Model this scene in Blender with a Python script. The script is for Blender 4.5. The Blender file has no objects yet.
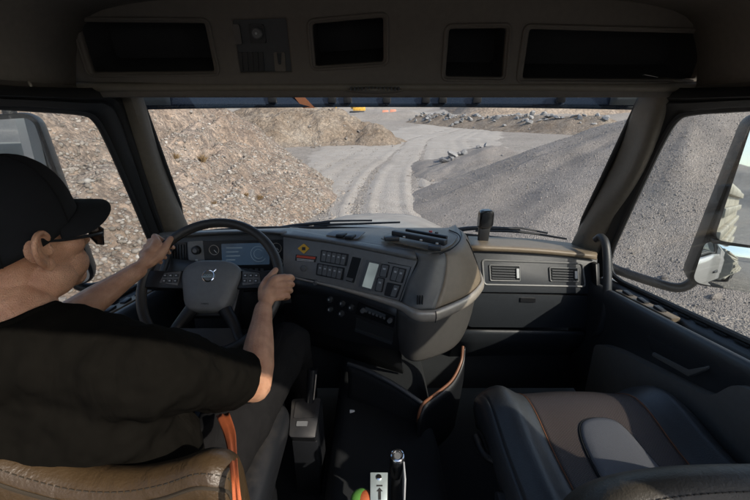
import bpy, bmesh, math, random
import numpy as np
from mathutils import Vector, Matrix, Quaternion

random.seed(7); np.random.seed(7)
S = bpy.context.scene
C = S.collection
R = math.radians

# ------------------------------------------------------------------ camera
PITCH = math.atan(140/400)
CAM = Vector((0, 0, 1.30))
cd = bpy.data.cameras.new('camera'); cam = bpy.data.objects.new('camera', cd); C.objects.link(cam)
cam.location = CAM; cam.rotation_euler = (R(90)-PITCH, 0, 0)
cd.sensor_width = 36; cd.lens = 36*400/750; cd.clip_start = 0.02; cd.clip_end = 3000
S.camera = cam
# ------------------------------------------------------------------ sky, sun, exposure
SUN = Vector((0.60, -0.57, 0.545)).normalized()
w = bpy.data.worlds.new('World'); S.world = w; w.use_nodes = True
nt = w.node_tree
sky = nt.nodes.new('ShaderNodeTexSky'); sky.sky_type = 'NISHITA'; sky.sun_disc = False
sky.sun_elevation = math.asin(SUN.z); sky.sun_rotation = math.atan2(SUN.x, SUN.y)
sky.air_density = 1.0; sky.dust_density = 1.5
nt.nodes['Background'].inputs[1].default_value = 0.125
nt.links.new(sky.outputs[0], nt.nodes['Background'].inputs[0])
sl = bpy.data.lights.new('sun', 'SUN'); sl.energy = 3.3; sl.angle = R(0.6); sl.color = (1, .905, .785)
so = bpy.data.objects.new('sun', sl); C.objects.link(so); so.location = (4, -4, 8)
so.rotation_euler = (-SUN).to_track_quat('-Z', 'Y').to_euler()
S.view_settings.view_transform = 'Standard'; S.view_settings.look = 'None'
S.view_settings.exposure = 0.75; S.view_settings.gamma = 1
S.render.engine = 'CYCLES'
S.cycles.use_denoising = True
S.cycles.max_bounces = 10; S.cycles.diffuse_bounces = 5; S.cycles.transparent_max_bounces = 16
S.cycles.sample_clamp_indirect = 6

# ------------------------------------------------------------------ helpers
sp, cp = math.sin(PITCH), math.cos(PITCH)
def ray(u, v):
    dx, dy = (u-375)/400, (250-v)/400
    return Vector((dx, cp+sp*dy, -sp+cp*dy))
def PY(u, v, Y): d = ray(u, v); return CAM + d*(Y/d.y)
def PX(u, v, X): d = ray(u, v); return CAM + d*(X/d.x)
def PZ(u, v, Z): d = ray(u, v); return CAM + d*((Z-CAM.z)/d.z)
class Plane:
    def __init__(s, a, b, c):            # a origin, b along x, c roughly along y
        s.o = Vector(a); s.x = (Vector(b)-s.o).normalized()
        t = Vector(c)-s.o
        s.n = s.x.cross(t).normalized(); s.y = s.n.cross(s.x).normalized()
        if s.n.dot(CAM-s.o) < 0: s.n = -s.n
    def px(s, u, v, h=0):
        d = ray(u, v); k = (s.o+s.n*h-CAM).dot(s.n)/d.dot(s.n); return CAM+d*k
    def loc(s, p): q = Vector(p)-s.o; return (q.dot(s.x), q.dot(s.y))
    def at(s, x, y, h=0): return s.o+s.x*x+s.y*y+s.n*h

def link(name, me, mat=None, parent=None, smooth=True, angle=40):
    o = bpy.data.objects.new(name, me); C.objects.link(o)
    if mat is not None: me.materials.append(mat)
    if smooth and len(me.polygons):
        me.shade_smooth()
        try: me.set_sharp_from_angle(angle=R(angle))
        except Exception: pass
    if parent is not None:
        o.parent = parent; o.matrix_parent_inverse = WINV(parent)
    return o
def WM(o):
    m = o.matrix_basis.copy()
    if o.parent: m = WM(o.parent) @ o.matrix_parent_inverse @ m
    return m
def WINV(o): return WM(o).inverted()
def bm_obj(name, bm, mat, parent=None, smooth=True, angle=40):
    bmesh.ops.recalc_face_normals(bm, faces=bm.faces)
    me = bpy.data.meshes.new(name); bm.to_mesh(me); bm.free()
    return link(name, me, mat, parent, smooth, angle)
def mesh(name, vs, fs, mat, parent=None, smooth=True, angle=40, recalc=False):
    me = bpy.data.meshes.new(name); me.from_pydata([tuple(v) for v in vs], [], fs); me.update()
    if recalc:
        bm = bmesh.new(); bm.from_mesh(me); bmesh.ops.recalc_face_normals(bm, faces=bm.faces); bm.to_mesh(me); bm.free()
    return link(name, me, mat, parent, smooth, angle)
def thing(name, label, cat, loc=(0, 0, 0), group=None):
    o = bpy.data.objects.new(name, None); C.objects.link(o); o.location = loc; o.empty_display_size = .05
    return tag(o, label, cat, group)
def tag(o, label, cat, group=None):
    o['label'] = label; o['category'] = cat
    if group: o['group'] = group
    return o
def struct(o): o['kind'] = 'structure'; return o
def stuff(o): o['kind'] = 'stuff'; return o

def catmull(pts, n):
    """n samples per span through pts"""
    P = [Vector(p) for p in pts]; out = []
    for i in range(len(P)-1):
        p1, p2 = P[i], P[i+1]
        p0 = P[i-1] if i else p1*2-p2
        p3 = P[i+2] if i+2 < len(P) else p2*2-p1
        for k in range(n):
            t = k/n
            out.append(.5*((2*p1)+(p2-p0)*t+(2*p0-5*p1+4*p2-p3)*t*t+(3*p1-p0-3*p2+p3)*t**3))
    out.append(P[-1].copy()); return out
def add_tube(bm, pts, rad, seg=12, caps=True, flat=None):
    """swept tube; rad number or list; flat=(normal vector, ratio)"""
    P = [Vector(p) for p in pts]; n = len(P)
    rs = rad if isinstance(rad, (list, tuple)) else [rad]*n
    if len(rs) != n:
        rs = list(np.interp(np.linspace(0, 1, n), np.linspace(0, 1, len(rs)), rs))
    rings = []; up = None
    for i in range(n):
        t = (P[min(i+1, n-1)]-P[max(i-1, 0)]).normalized()
        if up is None: up = Vector((0, 0, 1)) if abs(t.z) < .9 else Vector((1, 0, 0))
        a = t.cross(up).normalized() if t.cross(up).length > 1e-6 else t.orthogonal().normalized()
        b = a.cross(t).normalized(); up = b
        ring = []
        for k in range(seg):
            th = 2*math.pi*k/seg
            ring.append(bm.verts.new(P[i]+a*math.cos(th)*rs[i]+b*math.sin(th)*rs[i]))
        rings.append(ring)
    for i in range(n-1):
        for k in range(seg):
            bm.faces.new((rings[i][k], rings[i][(k+1) % seg], rings[i+1][(k+1) % seg], rings[i+1][k]))
    if caps:
        bm.faces.new(rings[0][::-1]); bm.faces.new(rings[-1])
    return rings
def tube(name, pts, rad, mat, parent=None, seg=12, smoothn=0):
    if smoothn: pts = catmull(pts, smoothn)
    bm = bmesh.new(); add_tube(bm, pts, rad, seg); return bm_obj(name, bm, mat, parent)
def add_capsule(bm, pts, rad, seg=16, n=1):
    """tube with rounded ends, for remeshing"""
    if n > 1: pts = catmull(pts, n)
    P = [Vector(p) for p in pts]; m = len(P)
    rs = list(rad) if isinstance(rad, (list, tuple)) else [rad]*m
    if len(rs) != m: rs = list(np.interp(np.linspace(0, 1, m), np.linspace(0, 1, len(rs)), rs))
    add_tube(bm, P, rs, seg)
    for e in (0, -1):
        add_ell(bm, P[e], (rs[e],)*3, None, 12)
def add_ell(bm, c, r, rot=None, seg=20):
    m = Matrix.Translation(Vector(c)) @ (rot.to_4x4() if rot else Matrix.Identity(4)) @ Matrix.Diagonal((r[0], r[1], r[2], 1))
    bmesh.ops.create_uvsphere(bm, u_segments=seg, v_segments=max(8, seg*2//3), radius=1, matrix=m)
def frame_box(bm, o, x, y, z, sx, sy, sz, bevel=0, seg=2):
    """box centred at o with axes x,y,z"""
    m = Matrix.Identity(4)
    for i, a in enumerate((x, y, z)): m.col[i][:3] = Vector(a).normalized()
    m.col[3][:3] = Vector(o)
    r = bmesh.ops.create_cube(bm, size=1, matrix=m @ Matrix.Diagonal((sx, sy, sz, 1)))
    if bevel:
        es = list({e for v in r['verts'] for e in v.link_edges})
        bmesh.ops.bevel(bm, geom=es, offset=bevel, segments=seg, profile=.5, affect='EDGES', clamp_overlap=True)
def box(name, c, size, mat, parent=None, bevel=.004, axes=None, seg=2):
    bm = bmesh.new(); a = axes or ((1, 0, 0), (0, 1, 0), (0, 0, 1))
    frame_box(bm, c, *a, *size, bevel, seg); return bm_obj(name, bm, mat, parent)
def prism(name, poly, off, mat, parent=None, bevel=0, seg=2):
    """closed solid: polygon extruded by vector off"""
    bm = bmesh.new(); off = Vector(off)
    a = [bm.verts.new(Vector(p)) for p in poly]; b = [bm.verts.new(Vector(p)+off) for p in poly]
    bm.faces.new(a[::-1]); bm.faces.new(b)
    n = len(a)
    for i in range(n): bm.faces.new((a[i], a[(i+1) % n], b[(i+1) % n], b[i]))
    if bevel: bmesh.ops.bevel(bm, geom=list(bm.edges), offset=bevel, segments=seg, profile=.5, affect='EDGES', clamp_overlap=True)
    return bm_obj(name, bm, mat, parent)
def rquad(pts, r, n=4):
    """round the corners of a polygon (3D points)"""
    P = [Vector(p) for p in pts]; out = []
    m = len(P)
    for i in range(m):
        p, a, b = P[i], P[i-1], P[(i+1) % m]
        da, db = (a-p), (b-p); ra = min(r, da.length*.45); rb = min(r, db.length*.45)
        s, e = p+da.normalized()*ra, p+db.normalized()*rb
        for k in range(n+1):
            t = k/n; out.append(s*(1-t)**2+p*2*t*(1-t)+e*t*t)
    return out
def plate(name, pl, pxs, h, mat, parent=None, r=.004, base=-.002, bevel=.0012):
    """raised plate on a plane from pixel corners"""
    pts = rquad([pl.px(u, v, 0) for u, v in pxs], r)
    return prism(name, [p+pl.n*base for p in pts], pl.n*(h-base), mat, parent, bevel, 1)
def loft(name, rows, mat, parent=None, nu=4, nv=3, thick=0, closed=False, smooth=True, angle=50):
    """surface through rows of control points (catmull both ways)"""
    rr = [catmull(r, nu) for r in rows] if nu > 1 else [[Vector(p) for p in r] for r in rows]
    if nv > 1:
        cols = [catmull([r[i] for r in rr], nv) for i in range(len(rr[0]))]
        rr = [[c[j] for c in cols] for j in range(len(cols[0]))]
    n, m = len(rr), len(rr[0]); vs = [p for r in rr for p in r]
    fs = [(i*m+j, i*m+j+1, (i+1)*m+j+1, (i+1)*m+j) for i in range(n-1) for j in range(m-1)]
    o = mesh(name, vs, fs, mat, parent, smooth, angle, recalc=True)
    if thick:
        md = o.modifiers.new('solid', 'SOLIDIFY'); md.thickness = abs(thick); md.offset = -1 if thick > 0 else 1
    return o
def remesh(name, bm, voxel, mat, parent=None, smooth=6, disp=None):
    bmesh.ops.recalc_face_normals(bm, faces=bm.faces)
    me = bpy.data.meshes.new('tmp'); bm.to_mesh(me); bm.free()
    o = bpy.data.objects.new('tmp', me); C.objects.link(o)
    md = o.modifiers.new('r', 'REMESH'); md.mode = 'VOXEL'; md.voxel_size = voxel; md.use_smooth_shade = True
    if smooth:
        sm = o.modifiers.new('s', 'SMOOTH'); sm.factor = .5; sm.iterations = smooth
    if disp:
        for (scale, strength, typ) in disp:
            tx = bpy.data.textures.new('folds', typ)
            tx.noise_scale = scale
            dm = o.modifiers.new('d', 'DISPLACE'); dm.texture = tx; dm.strength = strength; dm.mid_level = .5; dm.texture_coords = 'GLOBAL'
    dg = bpy.context.evaluated_depsgraph_get(); dg.update()
    nm = bpy.data.meshes.new_from_object(o.evaluated_get(dg))
    bpy.data.objects.remove(o); bpy.data.meshes.remove(me)
    nm.name = name
    nm.materials.clear()
    return link(name, nm, mat, parent, True, 180)
def panel2d(name, pl, outline, holes, depth, bevel, mat, parent=None):
    """flat panel with holes in plane pl (local 2D loops), front face at h=depth, rounded edges"""
    cu = bpy.data.curves.new(name, 'CURVE'); cu.dimensions = '2D'; cu.fill_mode = 'BOTH'
    cu.extrude = depth/2-bevel; cu.bevel_depth = bevel; cu.bevel_resolution = 2
    for lp in [outline]+holes:
        s = cu.splines.new('POLY'); s.points.add(len(lp)-1); s.use_cyclic_u = True
        for q, p in zip(s.points, lp): q.co = (p[0], p[1], 0, 1)
    o = bpy.data.objects.new('tmp', cu); C.objects.link(o)
    dg = bpy.context.evaluated_depsgraph_get(); dg.update()
    me = bpy.data.meshes.new_from_object(o.evaluated_get(dg)); bpy.data.objects.remove(o)
    me.name = name
    for v in me.vertices: v.co = pl.at(v.co.x, v.co.y, v.co.z)
    bm = bmesh.new(); bm.from_mesh(me); bmesh.ops.remove_doubles(bm, verts=bm.verts, dist=1e-5)
    bmesh.ops.recalc_face_normals(bm, faces=bm.faces); bm.to_mesh(me); bm.free()
    me.materials.clear()
    return link(name, me, mat, parent, True, 30)
def text_obj(name, body, pl, x, y, size, mat, parent, h=.001, ext=.0004):
    cu = bpy.data.curves.new(name, 'FONT'); cu.body = body; cu.size = size; cu.extrude = ext; cu.align_x = 'CENTER'; cu.align_y = 'CENTER'
    o = bpy.data.objects.new('tmp', cu); C.objects.link(o)
    dg = bpy.context.evaluated_depsgraph_get(); dg.update()
    me = bpy.data.meshes.new_from_object(o.evaluated_get(dg)); bpy.data.objects.remove(o); me.name = name
    for v in me.vertices: v.co = pl.at(x+v.co.x, y+v.co.y, h+v.co.z)
    me.materials.clear()
    return link(name, me, mat, parent, False)

# ------------------------------------------------------------------ materials
def nodes(name):
    m = bpy.data.materials.new(name); m.use_nodes = True
    return m, m.node_tree, m.node_tree.nodes['Principled BSDF']
def mat(name, col, rough=.5, metal=0, var=.045, vscale=55, bump=.0, bscale=400, col2=None, spec=.5, rvar=.035, coat=0, sheen=0, sss=0, detail=4):
    m, t, b = nodes(name); L = t.links.new; N = t.nodes.new
    tc = N('ShaderNodeTexCoord')
    no = N('ShaderNodeTexNoise'); no.inputs['Scale'].default_value = vscale; no.inputs['Detail'].default_value = detail
    L(tc.outputs['Object'], no.inputs['Vector'])
    c2 = col2 or tuple(c*(1-var*2) for c in col); c1 = tuple(min(1, c*(1+var)) for c in col)
    r = N('ShaderNodeValToRGB'); r.color_ramp.elements[0].color = (*c2, 1); r.color_ramp.elements[1].color = (*c1, 1)
    r.color_ramp.elements[0].position = .3; r.color_ramp.elements[1].position = .7
    L(no.outputs[0], r.inputs[0]); L(r.outputs[0], b.inputs['Base Color'])
    b.inputs['Metallic'].default_value = metal; b.inputs['Specular IOR Level'].default_value = spec
    mr = N('ShaderNodeMapRange'); mr.inputs[3].default_value = max(0, rough-rvar); mr.inputs[4].default_value = min(1, rough+rvar)
    n2 = N('ShaderNodeTexNoise'); n2.inputs['Scale'].default_value = vscale*.37; n2.inputs['Detail'].default_value = 6
    L(tc.outputs['Object'], n2.inputs['Vector']); L(n2.outputs[0], mr.inputs[0]); L(mr.outputs[0], b.inputs['Roughness'])
    if coat: b.inputs['Coat Weight'].default_value = coat
    if sheen: b.inputs['Sheen Weight'].default_value = sheen
    if sss:
        b.inputs['Subsurface Weight'].default_value = sss; b.inputs['Subsurface Radius'].default_value = (1, .35, .2); b.inputs['Subsurface Scale'].default_value = .008
    if bump:
        n3 = N('ShaderNodeTexNoise'); n3.inputs['Scale'].default_value = bscale; n3.inputs['Detail'].default_value = 3
        L(tc.outputs['Object'], n3.inputs['Vector'])
        bp = N('ShaderNodeBump'); bp.inputs['Strength'].default_value = bump; bp.inputs['Distance'].default_value = .002
        L(n3.outputs[0], bp.inputs['Height']); L(bp.outputs[0], b.inputs['Normal'])
    return m
M = {}
M['charcoal'] = mat('charcoal plastic', (.026, .030, .035), .40, bump=.25, bscale=900)
M['dashgrey'] = mat('dash grey plastic', (.125, .125, .12), .42, bump=.25, bscale=900)
M['fascia'] = mat('fascia plastic', (.155, .158, .158), .40, bump=.15, bscale=900)
M['dashwarm'] = mat('warm lit dash plastic', (.185, .148, .105), .42, bump=.25, bscale=900)  # dash plastic with warm light from the right put into its base colour
M['black'] = mat('black plastic', (.009, .010, .012), .42, bump=.1, bscale=900)
M['blackgloss'] = mat('gloss black', (.010, .011, .013), .18, rvar=.06)
M['recess'] = mat('dark felt', (.008, .010, .012), .9, bump=.2)
M['binfelt'] = mat('compartment lining', (.032, .034, .037), .9, bump=.3)
M['rubber'] = mat('rubber seal', (.013, .014, .015), .55, bump=.1)
M['taupe'] = mat('headliner plastic', (.115, .102, .088), .62, bump=.3, bscale=1200)
M['pillar'] = mat('pillar trim', (.145, .128, .102), .42, bump=.3, bscale=1200)
M['roof'] = mat('headliner fabric', (.20, .18, .155), .9, bump=.5, bscale=1500)
M['silver'] = mat('silver trim', (.40, .36, .31), .36, metal=.35, var=.05)
M['chrome'] = mat('chrome', (.75, .76, .77), .12, metal=1, var=.02, rvar=.05)
M['switch'] = mat('switch grey', (.11, .115, .12), .42, bump=.1)
M['lightsw'] = mat('switch marking', (.42, .44, .45), .5)
M['leather'] = mat('dark leather', (.044, .048, .052), .36, bump=.35, bscale=260)
M['tanleather'] = mat('tan leather', (.050, .031, .0145), .42, bump=.4, bscale=220)
M['olive'] = mat('olive leather', (.050, .044, .034), .48, bump=.4, bscale=240)
M['thread'] = mat('orange thread', (.22, .085, .035), .7)
M['darkthread'] = mat('dark thread', (.03, .022, .013), .7)
M['orangetrim'] = mat('orange trim', (.19, .075, .035), .5)
M['belt'] = mat('orange webbing', (.42, .10, .03), .7, bump=.5, bscale=900)
M['steel'] = mat('brushed plate', (.40, .47, .48), .4, metal=.5, var=.06)
M['skin'] = mat('skin', (.50, .285, .18), .46, var=.14, vscale=30, bump=.6, bscale=520, col2=(.39, .195, .115), sss=.2, rvar=.08, detail=8)
def relief(m, scale, dist):
    t = m.node_tree; b = t.nodes['Principled BSDF']; L = t.links.new
    tc = t.nodes.new('ShaderNodeTexCoord'); v = t.nodes.new('ShaderNodeTexVoronoi'); v.feature = 'DISTANCE_TO_EDGE'; v.inputs['Scale'].default_value = scale; L(tc.outputs['Object'], v.inputs['Vector'])
    no = t.nodes.new('ShaderNodeTexNoise'); no.inputs['Scale'].default_value = 60; no.inputs['Detail'].default_value = 6; L(tc.outputs['Object'], no.inputs['Vector'])
    ad = t.nodes.new('ShaderNodeMath'); ad.operation = 'ADD'; L(v.outputs['Distance'], ad.inputs[0]); L(no.outputs[0], ad.inputs[1])
    bp = t.nodes.new('ShaderNodeBump'); bp.inputs['Strength'].default_value = 1; bp.inputs['Distance'].default_value = dist; L(ad.outputs[0], bp.inputs['Height'])
    L(bp.outputs[0], b.inputs['Normal'].links[0].from_node.inputs['Normal'])
relief(M['skin'], 300, .0011)
def stubble(m, c, rad):
    t = m.node_tree; b = t.nodes['Principled BSDF']; L = t.links.new; N = t.nodes.new
    tc = N('ShaderNodeTexCoord'); vm = N('ShaderNodeVectorMath'); vm.operation = 'DISTANCE'; vm.inputs[1].default_value = c; L(tc.outputs['Object'], vm.inputs[0])
    mr = N('ShaderNodeMapRange'); mr.inputs[1].default_value = rad; mr.inputs[2].default_value = rad*.6; L(vm.outputs['Value'], mr.inputs[0])
    no = N('ShaderNodeTexNoise'); no.inputs['Scale'].default_value = 700; no.inputs['Detail'].default_value = 2; L(tc.outputs['Object'], no.inputs['Vector'])
    r2 = N('ShaderNodeMapRange'); r2.inputs[1].default_value = .42; r2.inputs[2].default_value = .60; L(no.outputs[0], r2.inputs[0])
    mu = N('ShaderNodeMath'); mu.operation = 'MULTIPLY'; L(mr.outputs[0], mu.inputs[0]); L(r2.outputs[0], mu.inputs[1])
    m2 = N('ShaderNodeMath'); m2.operation = 'MULTIPLY'; m2.inputs[1].default_value = .55; L(mu.outputs[0], m2.inputs[0])
    mx_ = N('ShaderNodeMix'); mx_.data_type = 'RGBA'; src = b.inputs['Base Color'].links[0].from_socket
    L(m2.outputs[0], mx_.inputs[0]); L(src, mx_.inputs[6]); mx_.inputs[7].default_value = (.12, .075, .05, 1); L(mx_.outputs[2], b.inputs['Base Color'])
M['shirt'] = mat('black cotton', (.0058, .0053, .0044), .95, bump=.4, bscale=1400, spec=.03)
M['jeans'] = mat('charcoal denim', (.012, .0118, .0122), .9, bump=.5, bscale=1400, spec=.04)
M['cap'] = mat('black cap twill', (.008, .009, .011), .9, bump=.4, bscale=1500, spec=.25)
M['yellow'] = mat('yellow sticker', (.75, .42, .03), .5, var=.06)
M['red'] = mat('red sticker', (.55, .07, .03), .5, var=.06)
M['white'] = mat('white print', (.72, .72, .70), .5, var=.04)
M['redpl'] = mat('red plastic', (.5, .03, .02), .4)
M['green'] = mat('green tape', (.10, .28, .05), .6)
M['visor'] = mat('blue tinted visor', (.007, .013, .024), .22, rvar=.05)
M['visorpale'] = mat('grey blue visor end', (.16, .19, .21), .35)
M['paint'] = mat('silver body paint', (.46, .44, .42), .32, metal=.35, var=.03, vscale=4, coat=.6, rvar=.05)
M['hood'] = mat('dusty hood paint', (.30, .27, .235), .5, var=.12, vscale=6, coat=.15)
M['beige'] = mat('beige corrugated steel', (.42, .38, .30), .55, var=.2, vscale=3)
M['mirrorhouse'] = mat('mirror housing plastic', (.013, .015, .017), .5, bump=.6, bscale=260)
M['mirror'] = mat('mirror glass', (.80, .86, .88), .015, metal=1, var=.0, rvar=.01)
M['dispglass'] = mat('display glass', (.06, .07, .08), .12)
M['machine'] = mat('yellow machine paint', (.62, .36, .05), .5, var=.2, vscale=2)
M['barrier'] = mat('orange red barrier', (.50, .22, .15), .6)
M['dry'] = mat('dry stalks', (.20, .13, .06), .9, var=.3)

def folds(m, scale, dist, stretch=(1, 1, .35)):
    """broad cloth creases on top of the fine weave bump"""
    t = m.node_tree; b = t.nodes['Principled BSDF']; L = t.links.new
    tc = t.nodes.new('ShaderNodeTexCoord'); mp = t.nodes.new('ShaderNodeMapping'); mp.inputs['Scale'].default_value = stretch; mp.inputs['Rotation'].default_value = (.5, .6, .4)
    no = t.nodes.new('ShaderNodeTexNoise'); no.inputs['Scale'].default_value = scale; no.inputs['Detail'].default_value = 3; no.inputs['Distortion'].default_value = .8
    L(tc.outputs['Object'], mp.inputs[0]); L(mp.outputs[0], no.inputs['Vector'])
    bp = t.nodes.new('ShaderNodeBump'); bp.inputs['Strength'].default_value = 1; bp.inputs['Distance'].default_value = dist
    L(no.outputs[0], bp.inputs['Height'])
    old = b.inputs['Normal'].links[0].from_node
    L(bp.outputs[0], old.inputs['Normal'])
folds(M['shirt'], 11, .010, (1, 1, .3)); folds(M['jeans'], 14, .010, (1, .4, 1)); folds(M['tanleather'], 26, .003, (1, .3, 1)); folds(M['olive'], 22, .002, (1, .3, 1))
def dusty(m, amt, col=(.30, .26, .21)):
    t = m.node_tree; b = t.nodes['Principled BSDF']; L = t.links.new; N = t.nodes.new
    ge = N('ShaderNodeNewGeometry'); sx_ = N('ShaderNodeSeparateXYZ'); L(ge.outputs['Normal'], sx_.inputs[0])
    mr = N('ShaderNodeMapRange'); mr.inputs[1].default_value = .55; mr.inputs[2].default_value = 1; mr.inputs[4].default_value = amt; L(sx_.outputs['Z'], mr.inputs[0])
    tc = N('ShaderNodeTexCoord'); no = N('ShaderNodeTexNoise'); no.inputs['Scale'].default_value = 14; no.inputs['Detail'].default_value = 9; no.inputs['Roughness'].default_value = .75; L(tc.outputs['Object'], no.inputs['Vector'])
    r2 = N('ShaderNodeMapRange'); r2.inputs[1].default_value = .35; r2.inputs[2].default_value = .7; L(no.outputs[0], r2.inputs[0])
    mu = N('ShaderNodeMath'); mu.operation = 'MULTIPLY'; L(mr.outputs[0], mu.inputs[0]); L(r2.outputs[0], mu.inputs[1])
    mx_ = N('ShaderNodeMix'); mx_.data_type = 'RGBA'; src = b.inputs['Base Color'].links[0].from_socket
    L(mu.outputs[0], mx_.inputs[0]); L(src, mx_.inputs[6]); mx_.inputs[7].default_value = (*col, 1); L(mx_.outputs[2], b.inputs['Base Color'])
dusty(M['dashgrey'], .35); dusty(M['dashwarm'], .3); dusty(M['black'], .12); dusty(M['charcoal'], .12)
def glass_mat(name, tint, refl=1.0, dust=.035):
    m, t, b = nodes(name); L = t.links.new
    t.nodes.remove(b)
    tr = t.nodes.new('ShaderNodeBsdfTransparent'); tr.inputs[0].default_value = (*tint, 1)
    gl = t.nodes.new('ShaderNodeBsdfGlossy'); gl.inputs['Roughness'].default_value = .02
    fr = t.nodes.new('ShaderNodeFresnel'); fr.inputs[0].default_value = 1.35
    mu = t.nodes.new('ShaderNodeMath'); mu.operation = 'MULTIPLY'; mu.inputs[1].default_value = refl
    mx = t.nodes.new('ShaderNodeMixShader')
    L(fr.outputs[0], mu.inputs[0]); L(mu.outputs[0], mx.inputs[0]); L(tr.outputs[0], mx.inputs[1]); L(gl.outputs[0], mx.inputs[2])
    if refl < 1:                                            # thin uneven dust film
        tc = t.nodes.new('ShaderNodeTexCoord'); no = t.nodes.new('ShaderNodeTexNoise'); no.inputs['Scale'].default_value = 3.5; no.inputs['Detail'].default_value = 8; no.inputs['Roughness'].default_value = .7
        L(tc.outputs['Object'], no.inputs['Vector'])
        mr = t.nodes.new('ShaderNodeMapRange'); mr.inputs[1].default_value = .35; mr.inputs[2].default_value = .75; mr.inputs[3].default_value = dust*.1; mr.inputs[4].default_value = dust; L(no.outputs[0], mr.inputs[0])
        tl = t.nodes.new('ShaderNodeBsdfTranslucent'); tl.inputs[0].default_value = (.6, .56, .5, 1)
        m2 = t.nodes.new('ShaderNodeMixShader'); L(mr.outputs[0], m2.inputs[0]); L(mx.outputs[0], m2.inputs[1]); L(tl.outputs[0], m2.inputs[2]); mx = m2
    L(mx.outputs[0], t.nodes['Material Output'].inputs[0])
    return m
M['glass'] = glass_mat('window glass', (.95, .97, .96), .5, .05)
M['sideglass'] = glass_mat('side window glass', (.96, .975, .97), .18, .008)
M['lens'] = glass_mat('dark lens', (.10, .11, .11), 1)

def emit_mat(name, col, strength, base=(.05, .06, .07), scale=60):
    m, t, b = nodes(name); L = t.links.new
    tc = t.nodes.new('ShaderNodeTexCoord'); no = t.nodes.new('ShaderNodeTexNoise'); no.inputs['Scale'].default_value = scale
    L(tc.outputs['Object'], no.inputs['Vector'])
    r = t.nodes.new('ShaderNodeValToRGB'); r.color_ramp.elements[0].color = (*[c*.55 for c in col], 1); r.color_ramp.elements[1].color = (*col, 1)
    r.color_ramp.elements[0].position = .4; r.color_ramp.elements[1].position = .6
    L(no.outputs[0], r.inputs[0]); L(r.outputs[0], b.inputs['Emission Color'])
    b.inputs['Base Color'].default_value = (*base, 1); b.inputs['Emission Strength'].default_value = strength; b.inputs['Roughness'].default_value = .15
    return m
M['screenblue'] = emit_mat('lit cluster screen', (.022, .042, .072), .35, scale=9)
M['screengrey'] = emit_mat('lit grey screen', (.22, .26, .26), .5, scale=8)

def ground_mat(name, c_dark, c_mid, c_light, big=.35, mid=3, fine=28, bump=1.0, pebble=None, stripes=0, dist=.03):
    """earth: three scales of noise plus voronoi pebbles with their own tones"""
    m, t, b = nodes(name); L = t.links.new; N = t.nodes.new
    tc = N('ShaderNodeTexCoord')
    def noise(s, d=6, rough=.6):
        n = N('ShaderNodeTexNoise'); n.inputs['Scale'].default_value = s; n.inputs['Detail'].default_value = d; n.inputs['Roughness'].default_value = rough
        L(tc.outputs['Object'], n.inputs['Vector']); return n
    n1, n2, n3 = noise(big), noise(mid, 8), noise(fine, 8, .7)
    add = N('ShaderNodeMath'); add.operation = 'ADD'; L(n1.outputs[0], add.inputs[0]); L(n2.outputs[0], add.inputs[1])
    add2 = N('ShaderNodeMath'); add2.operation = 'ADD'; L(add.outputs[0], add2.inputs[0]); L(n3.outputs[0], add2.inputs[1])
    r = N('ShaderNodeValToRGB'); e = r.color_ramp.elements
    mr = N('ShaderNodeMapRange'); mr.inputs[1].default_value = .9; mr.inputs[2].default_value = 2.1; L(add2.outputs[0], mr.inputs[0])
    e[0].color = (*c_dark, 1); e[0].position = .15; e[1].color = (*c_light, 1); e[1].position = .85
    k = e.new(.5); k.color = (*c_mid, 1)
    L(mr.outputs[0], r.inputs[0])
    col = r.outputs[0]; hgt = add2.outputs[0]
    if pebble:
        for (sc, amt) in pebble:
            v = N('ShaderNodeTexVoronoi'); v.inputs['Scale'].default_value = sc; v.inputs['Randomness'].default_value = 1
            L(tc.outputs['Object'], v.inputs['Vector'])
            hs = N('ShaderNodeMix'); hs.data_type = 'RGBA'; hs.blend_type = 'MULTIPLY'; hs.inputs[0].default_value = amt
            bw = N('ShaderNodeRGBToBW'); L(v.outputs['Color'], bw.inputs[0])
            rr = N('ShaderNodeValToRGB'); rr.color_ramp.elements[0].color = (.42, .43, .46, 1); rr.color_ramp.elements[1].color = (1.5, 1.45, 1.4, 1)
            rr.color_ramp.elements[0].position = .2; rr.color_ramp.elements[1].position = .85
            L(bw.outputs[0], rr.inputs[0]); L(col, hs.inputs[6]); L(rr.outputs[0], hs.inputs[7]); col = hs.outputs[2]
            ma = N('ShaderNodeMath'); ma.operation = 'SUBTRACT'; L(hgt, ma.inputs[0]); L(v.outputs['Distance'], ma.inputs[1]); hgt = ma.outputs[0]
    L(col, b.inputs['Base Color']); b.inputs['Roughness'].default_value = .95; b.inputs['Specular IOR Level'].default_value = .15
    bp = N('ShaderNodeBump'); bp.inputs['Strength'].default_value = bump; bp.inputs['Distance'].default_value = dist
    L(hgt, bp.inputs['Height']); L(bp.outputs[0], b.inputs['Normal'])
    return m
M['ground'] = ground_mat('quarry ground', (0.244, 0.221, 0.196), (0.311, 0.287, 0.260), (0.370, 0.346, 0.320), .12, 1.2, 14, pebble=[(9, .35), (28, .35)])
M['road'] = ground_mat('compacted haul road', (0.296, 0.270, 0.242), (0.364, 0.338, 0.308), (0.424, 0.400, 0.370), .25, 1.6, 9, .7, pebble=[(30, .2)])
M['bank'] = ground_mat('rubble bank earth', (0.170, 0.130, 0.102), (0.240, 0.194, 0.159), (0.311, 0.270, 0.237), .30, 1.4, 12, pebble=[(6, .4), (17, .5)])
M['heap'] = ground_mat('grey gravel', (0.222, 0.204, 0.186), (0.296, 0.275, 0.255), (0.355, 0.334, 0.315), .16, .8, 24, pebble=[(34, .3), (70, .35)], dist=.016)
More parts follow.
